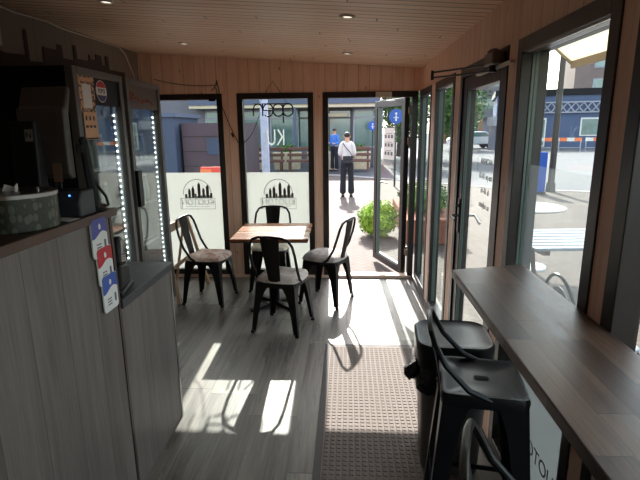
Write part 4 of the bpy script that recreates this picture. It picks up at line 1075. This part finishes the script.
MB().box(-.15, -.05, .05, .13, .05, 1.08).build('panel', 'blue', t, 0, bevel=.01); MB().box(-.16, -.06, 0, .16, .06, .05).build('base', 'darksteel', t, 0)
# far right: houses
t = thing('blue_house', 'long blue rendered house across the street behind the barriers', 'building', (20.5, 43, -.14), math.radians(-14))
MB().box(-7.5, 0, 0, 12, 8, 4.4).build('wall', 'bluehouse', t, 0)
MB().box(-7.7, -.3, 4.4, 12.2, 8.2, 4.9).build('roof', 'header', t, 0)
for x, z0_, z1_, w_ in ((-4.6, 0.1, 2.4, 1.1), (-.6, 1.0, 2.4, 1.4), (3.5, 1.0, 2.4, 1.4), (7.2, 1.0, 2.4, 1.4)):
    m = MB(); m.box(x-.12, -.06, z0_, x+w_+.12, -.005, z1_+.12); fr_ = m.build('window', 'white', t, 0); MB().box(x, -.08, z0_+.1, x+w_, -.06, z1_).build('pane', 'shopglass', fr_, 0)
MB().box(2.0, -.1, 1.2, 4.5, -.05, 1.6).build('orange_sign', 'orange', t, 0)
m = MB()
for i in range(14):
    x = -5+i*.62; m.tube([(x, -.35, 3.0), (x+.6, -.35, 3.75)], .05, 5); m.tube([(x+.6, -.35, 3.0), (x, -.35, 3.75)], .05, 5)
m.box(-5, -.42, 3.75, 3.9, -.3, 3.85); m.box(-5, -.42, 2.92, 3.9, -.3, 3.02); m.build('reflection_lattice', 'greyhouse', t, 0)  # pale crosses and bars modelled in place of a reflection in the window
t = thing('brown_house', 'tall grey-brown brick house rising behind the blue house', 'building', (36, 60, -.14), math.radians(-14))
MB().box(-9, 0, 0, 14, 9, 12).build('wall', 'brownhouse', t, 0)
for i in range(4):
    for z in (5.5, 8.5):
        m = MB(); m.box(-7+i*4, -.08, z, -5.4+i*4, -.005, z+1.8); fr_ = m.build('window', 'greyhouse', t, 0); MB().box(-6.85+i*4, -.1, z+.15, -5.55+i*4, -.08, z+1.65).build('pane', 'shopglass', fr_, 0)
t = thing('grey_apartment', 'pale grey balcony block in the distance beyond the side glass door', 'building', (18.6, 66, -.14))
MB().box(-1.2, 0, 0, 6, 9, 11.5).build('wall', 'greyhouse', t, 0)
for z in (3.0, 5.8, 8.6):
    m = MB(); m.box(-1.5, -1.2, z, 3.5, 0, z+1.0); m.build('balcony', 'facade', t, 0); m = MB(); m.box(-.8, -.05, z+1.05, 2.8, -.01, z+2.4); m.build('window', 'shopglass', t, 0)
t = thing('terracotta_house', 'small terracotta house in the distance, left of the balcony block', 'building', (14.4, 60, -.14))
MB().box(-3.2, 0, 0, 1.8, 6, 3.4).build('wall', 'terracotta', t, 0)
m = MB(); m.prism([(-3.5, -.3, 3.4), (2.1, -.3, 3.4), (-.7, -.3, 5.0)], (0, 6.6, 0)); m.build('roof', 'maroon', t, 0)
for x in (-2.3, .2): MB().box(x, -.05, 1.0, x+1.0, -.01, 2.3).build('window', 'shopglass', t, 0)
t = thing('blue_stall', 'pale blue market stall beyond the side glass door', 'stall', (12.4, 39.5, -.14))
MB().box(-.9, -.6, 0, .9, 1.2, 1.9).build('booth', 'beam', t, 0); MB().box(-1.05, -.8, 1.9, 1.05, 1.35, 2.6).build('valance', 'greyhouse', t, 0)
def barrier(x, y, rz, label):
    t = thing('road_barrier', label, 'barrier', (x, y, -.14), rz, 'street barriers before the blue house')
    for i in range(6):
        m = MB(); m.box(-1.5+i*.5, -.03, .75, -1.0+i*.5, .03, 1.0); m.build('board', 'orange' if i % 2 else 'white', t, 0)
    m = MB(); m.box(-1.5, -.02, .25, 1.5, .02, .31); m.build('lower_rail', 'greyhouse', t, 0)
    for sx in (-1.45, 0, 1.45): m = MB(); m.box(sx-.03, -.03, 0, sx+.03, .03, .75); m.box(sx-.05, -.3, 0, sx+.05, .3, .04); m.build('leg', 'greyhouse', t, 0)
barrier(15.6, 37.0, -.2, 'left red and white street barrier before the blue house'); barrier(18.9, 36.6, -.2, 'right red and white street barrier before the blue house')
# parked white car
t = thing('car', 'white car parked far across the street beyond the side glass door', 'car', (11.0, 44, -.14), math.radians(8))
pr = [(-2.0,.35),(-2.05,.75),(-1.9,.95),(-1.2,1.0),(-.7,1.42),(.9,1.45),(1.6,1.0),(2.05,.9),(2.1,.4)]
m = MB(); m.prism([(x, -.82, z) for x, z in pr], (0, 1.64, 0)); m.build('car_body', 'carwhite', t, 0, bevel=.05)
m = MB(); m.prism([(-1.05,-.825,1.02),(-.62,-.825,1.36),(.85,-.825,1.38),(1.4,-.825,1.02)], (0,-.006,0)); m.build('side_window', 'shopglass', t, 0)
for x in (-1.3, 1.35):
    for y in (-.78, .6): m = MB(); m.cyl((x, y-.02, .32), (x, y+.2, .32), .32, n=24); m.build('wheel', 'tyre', t)
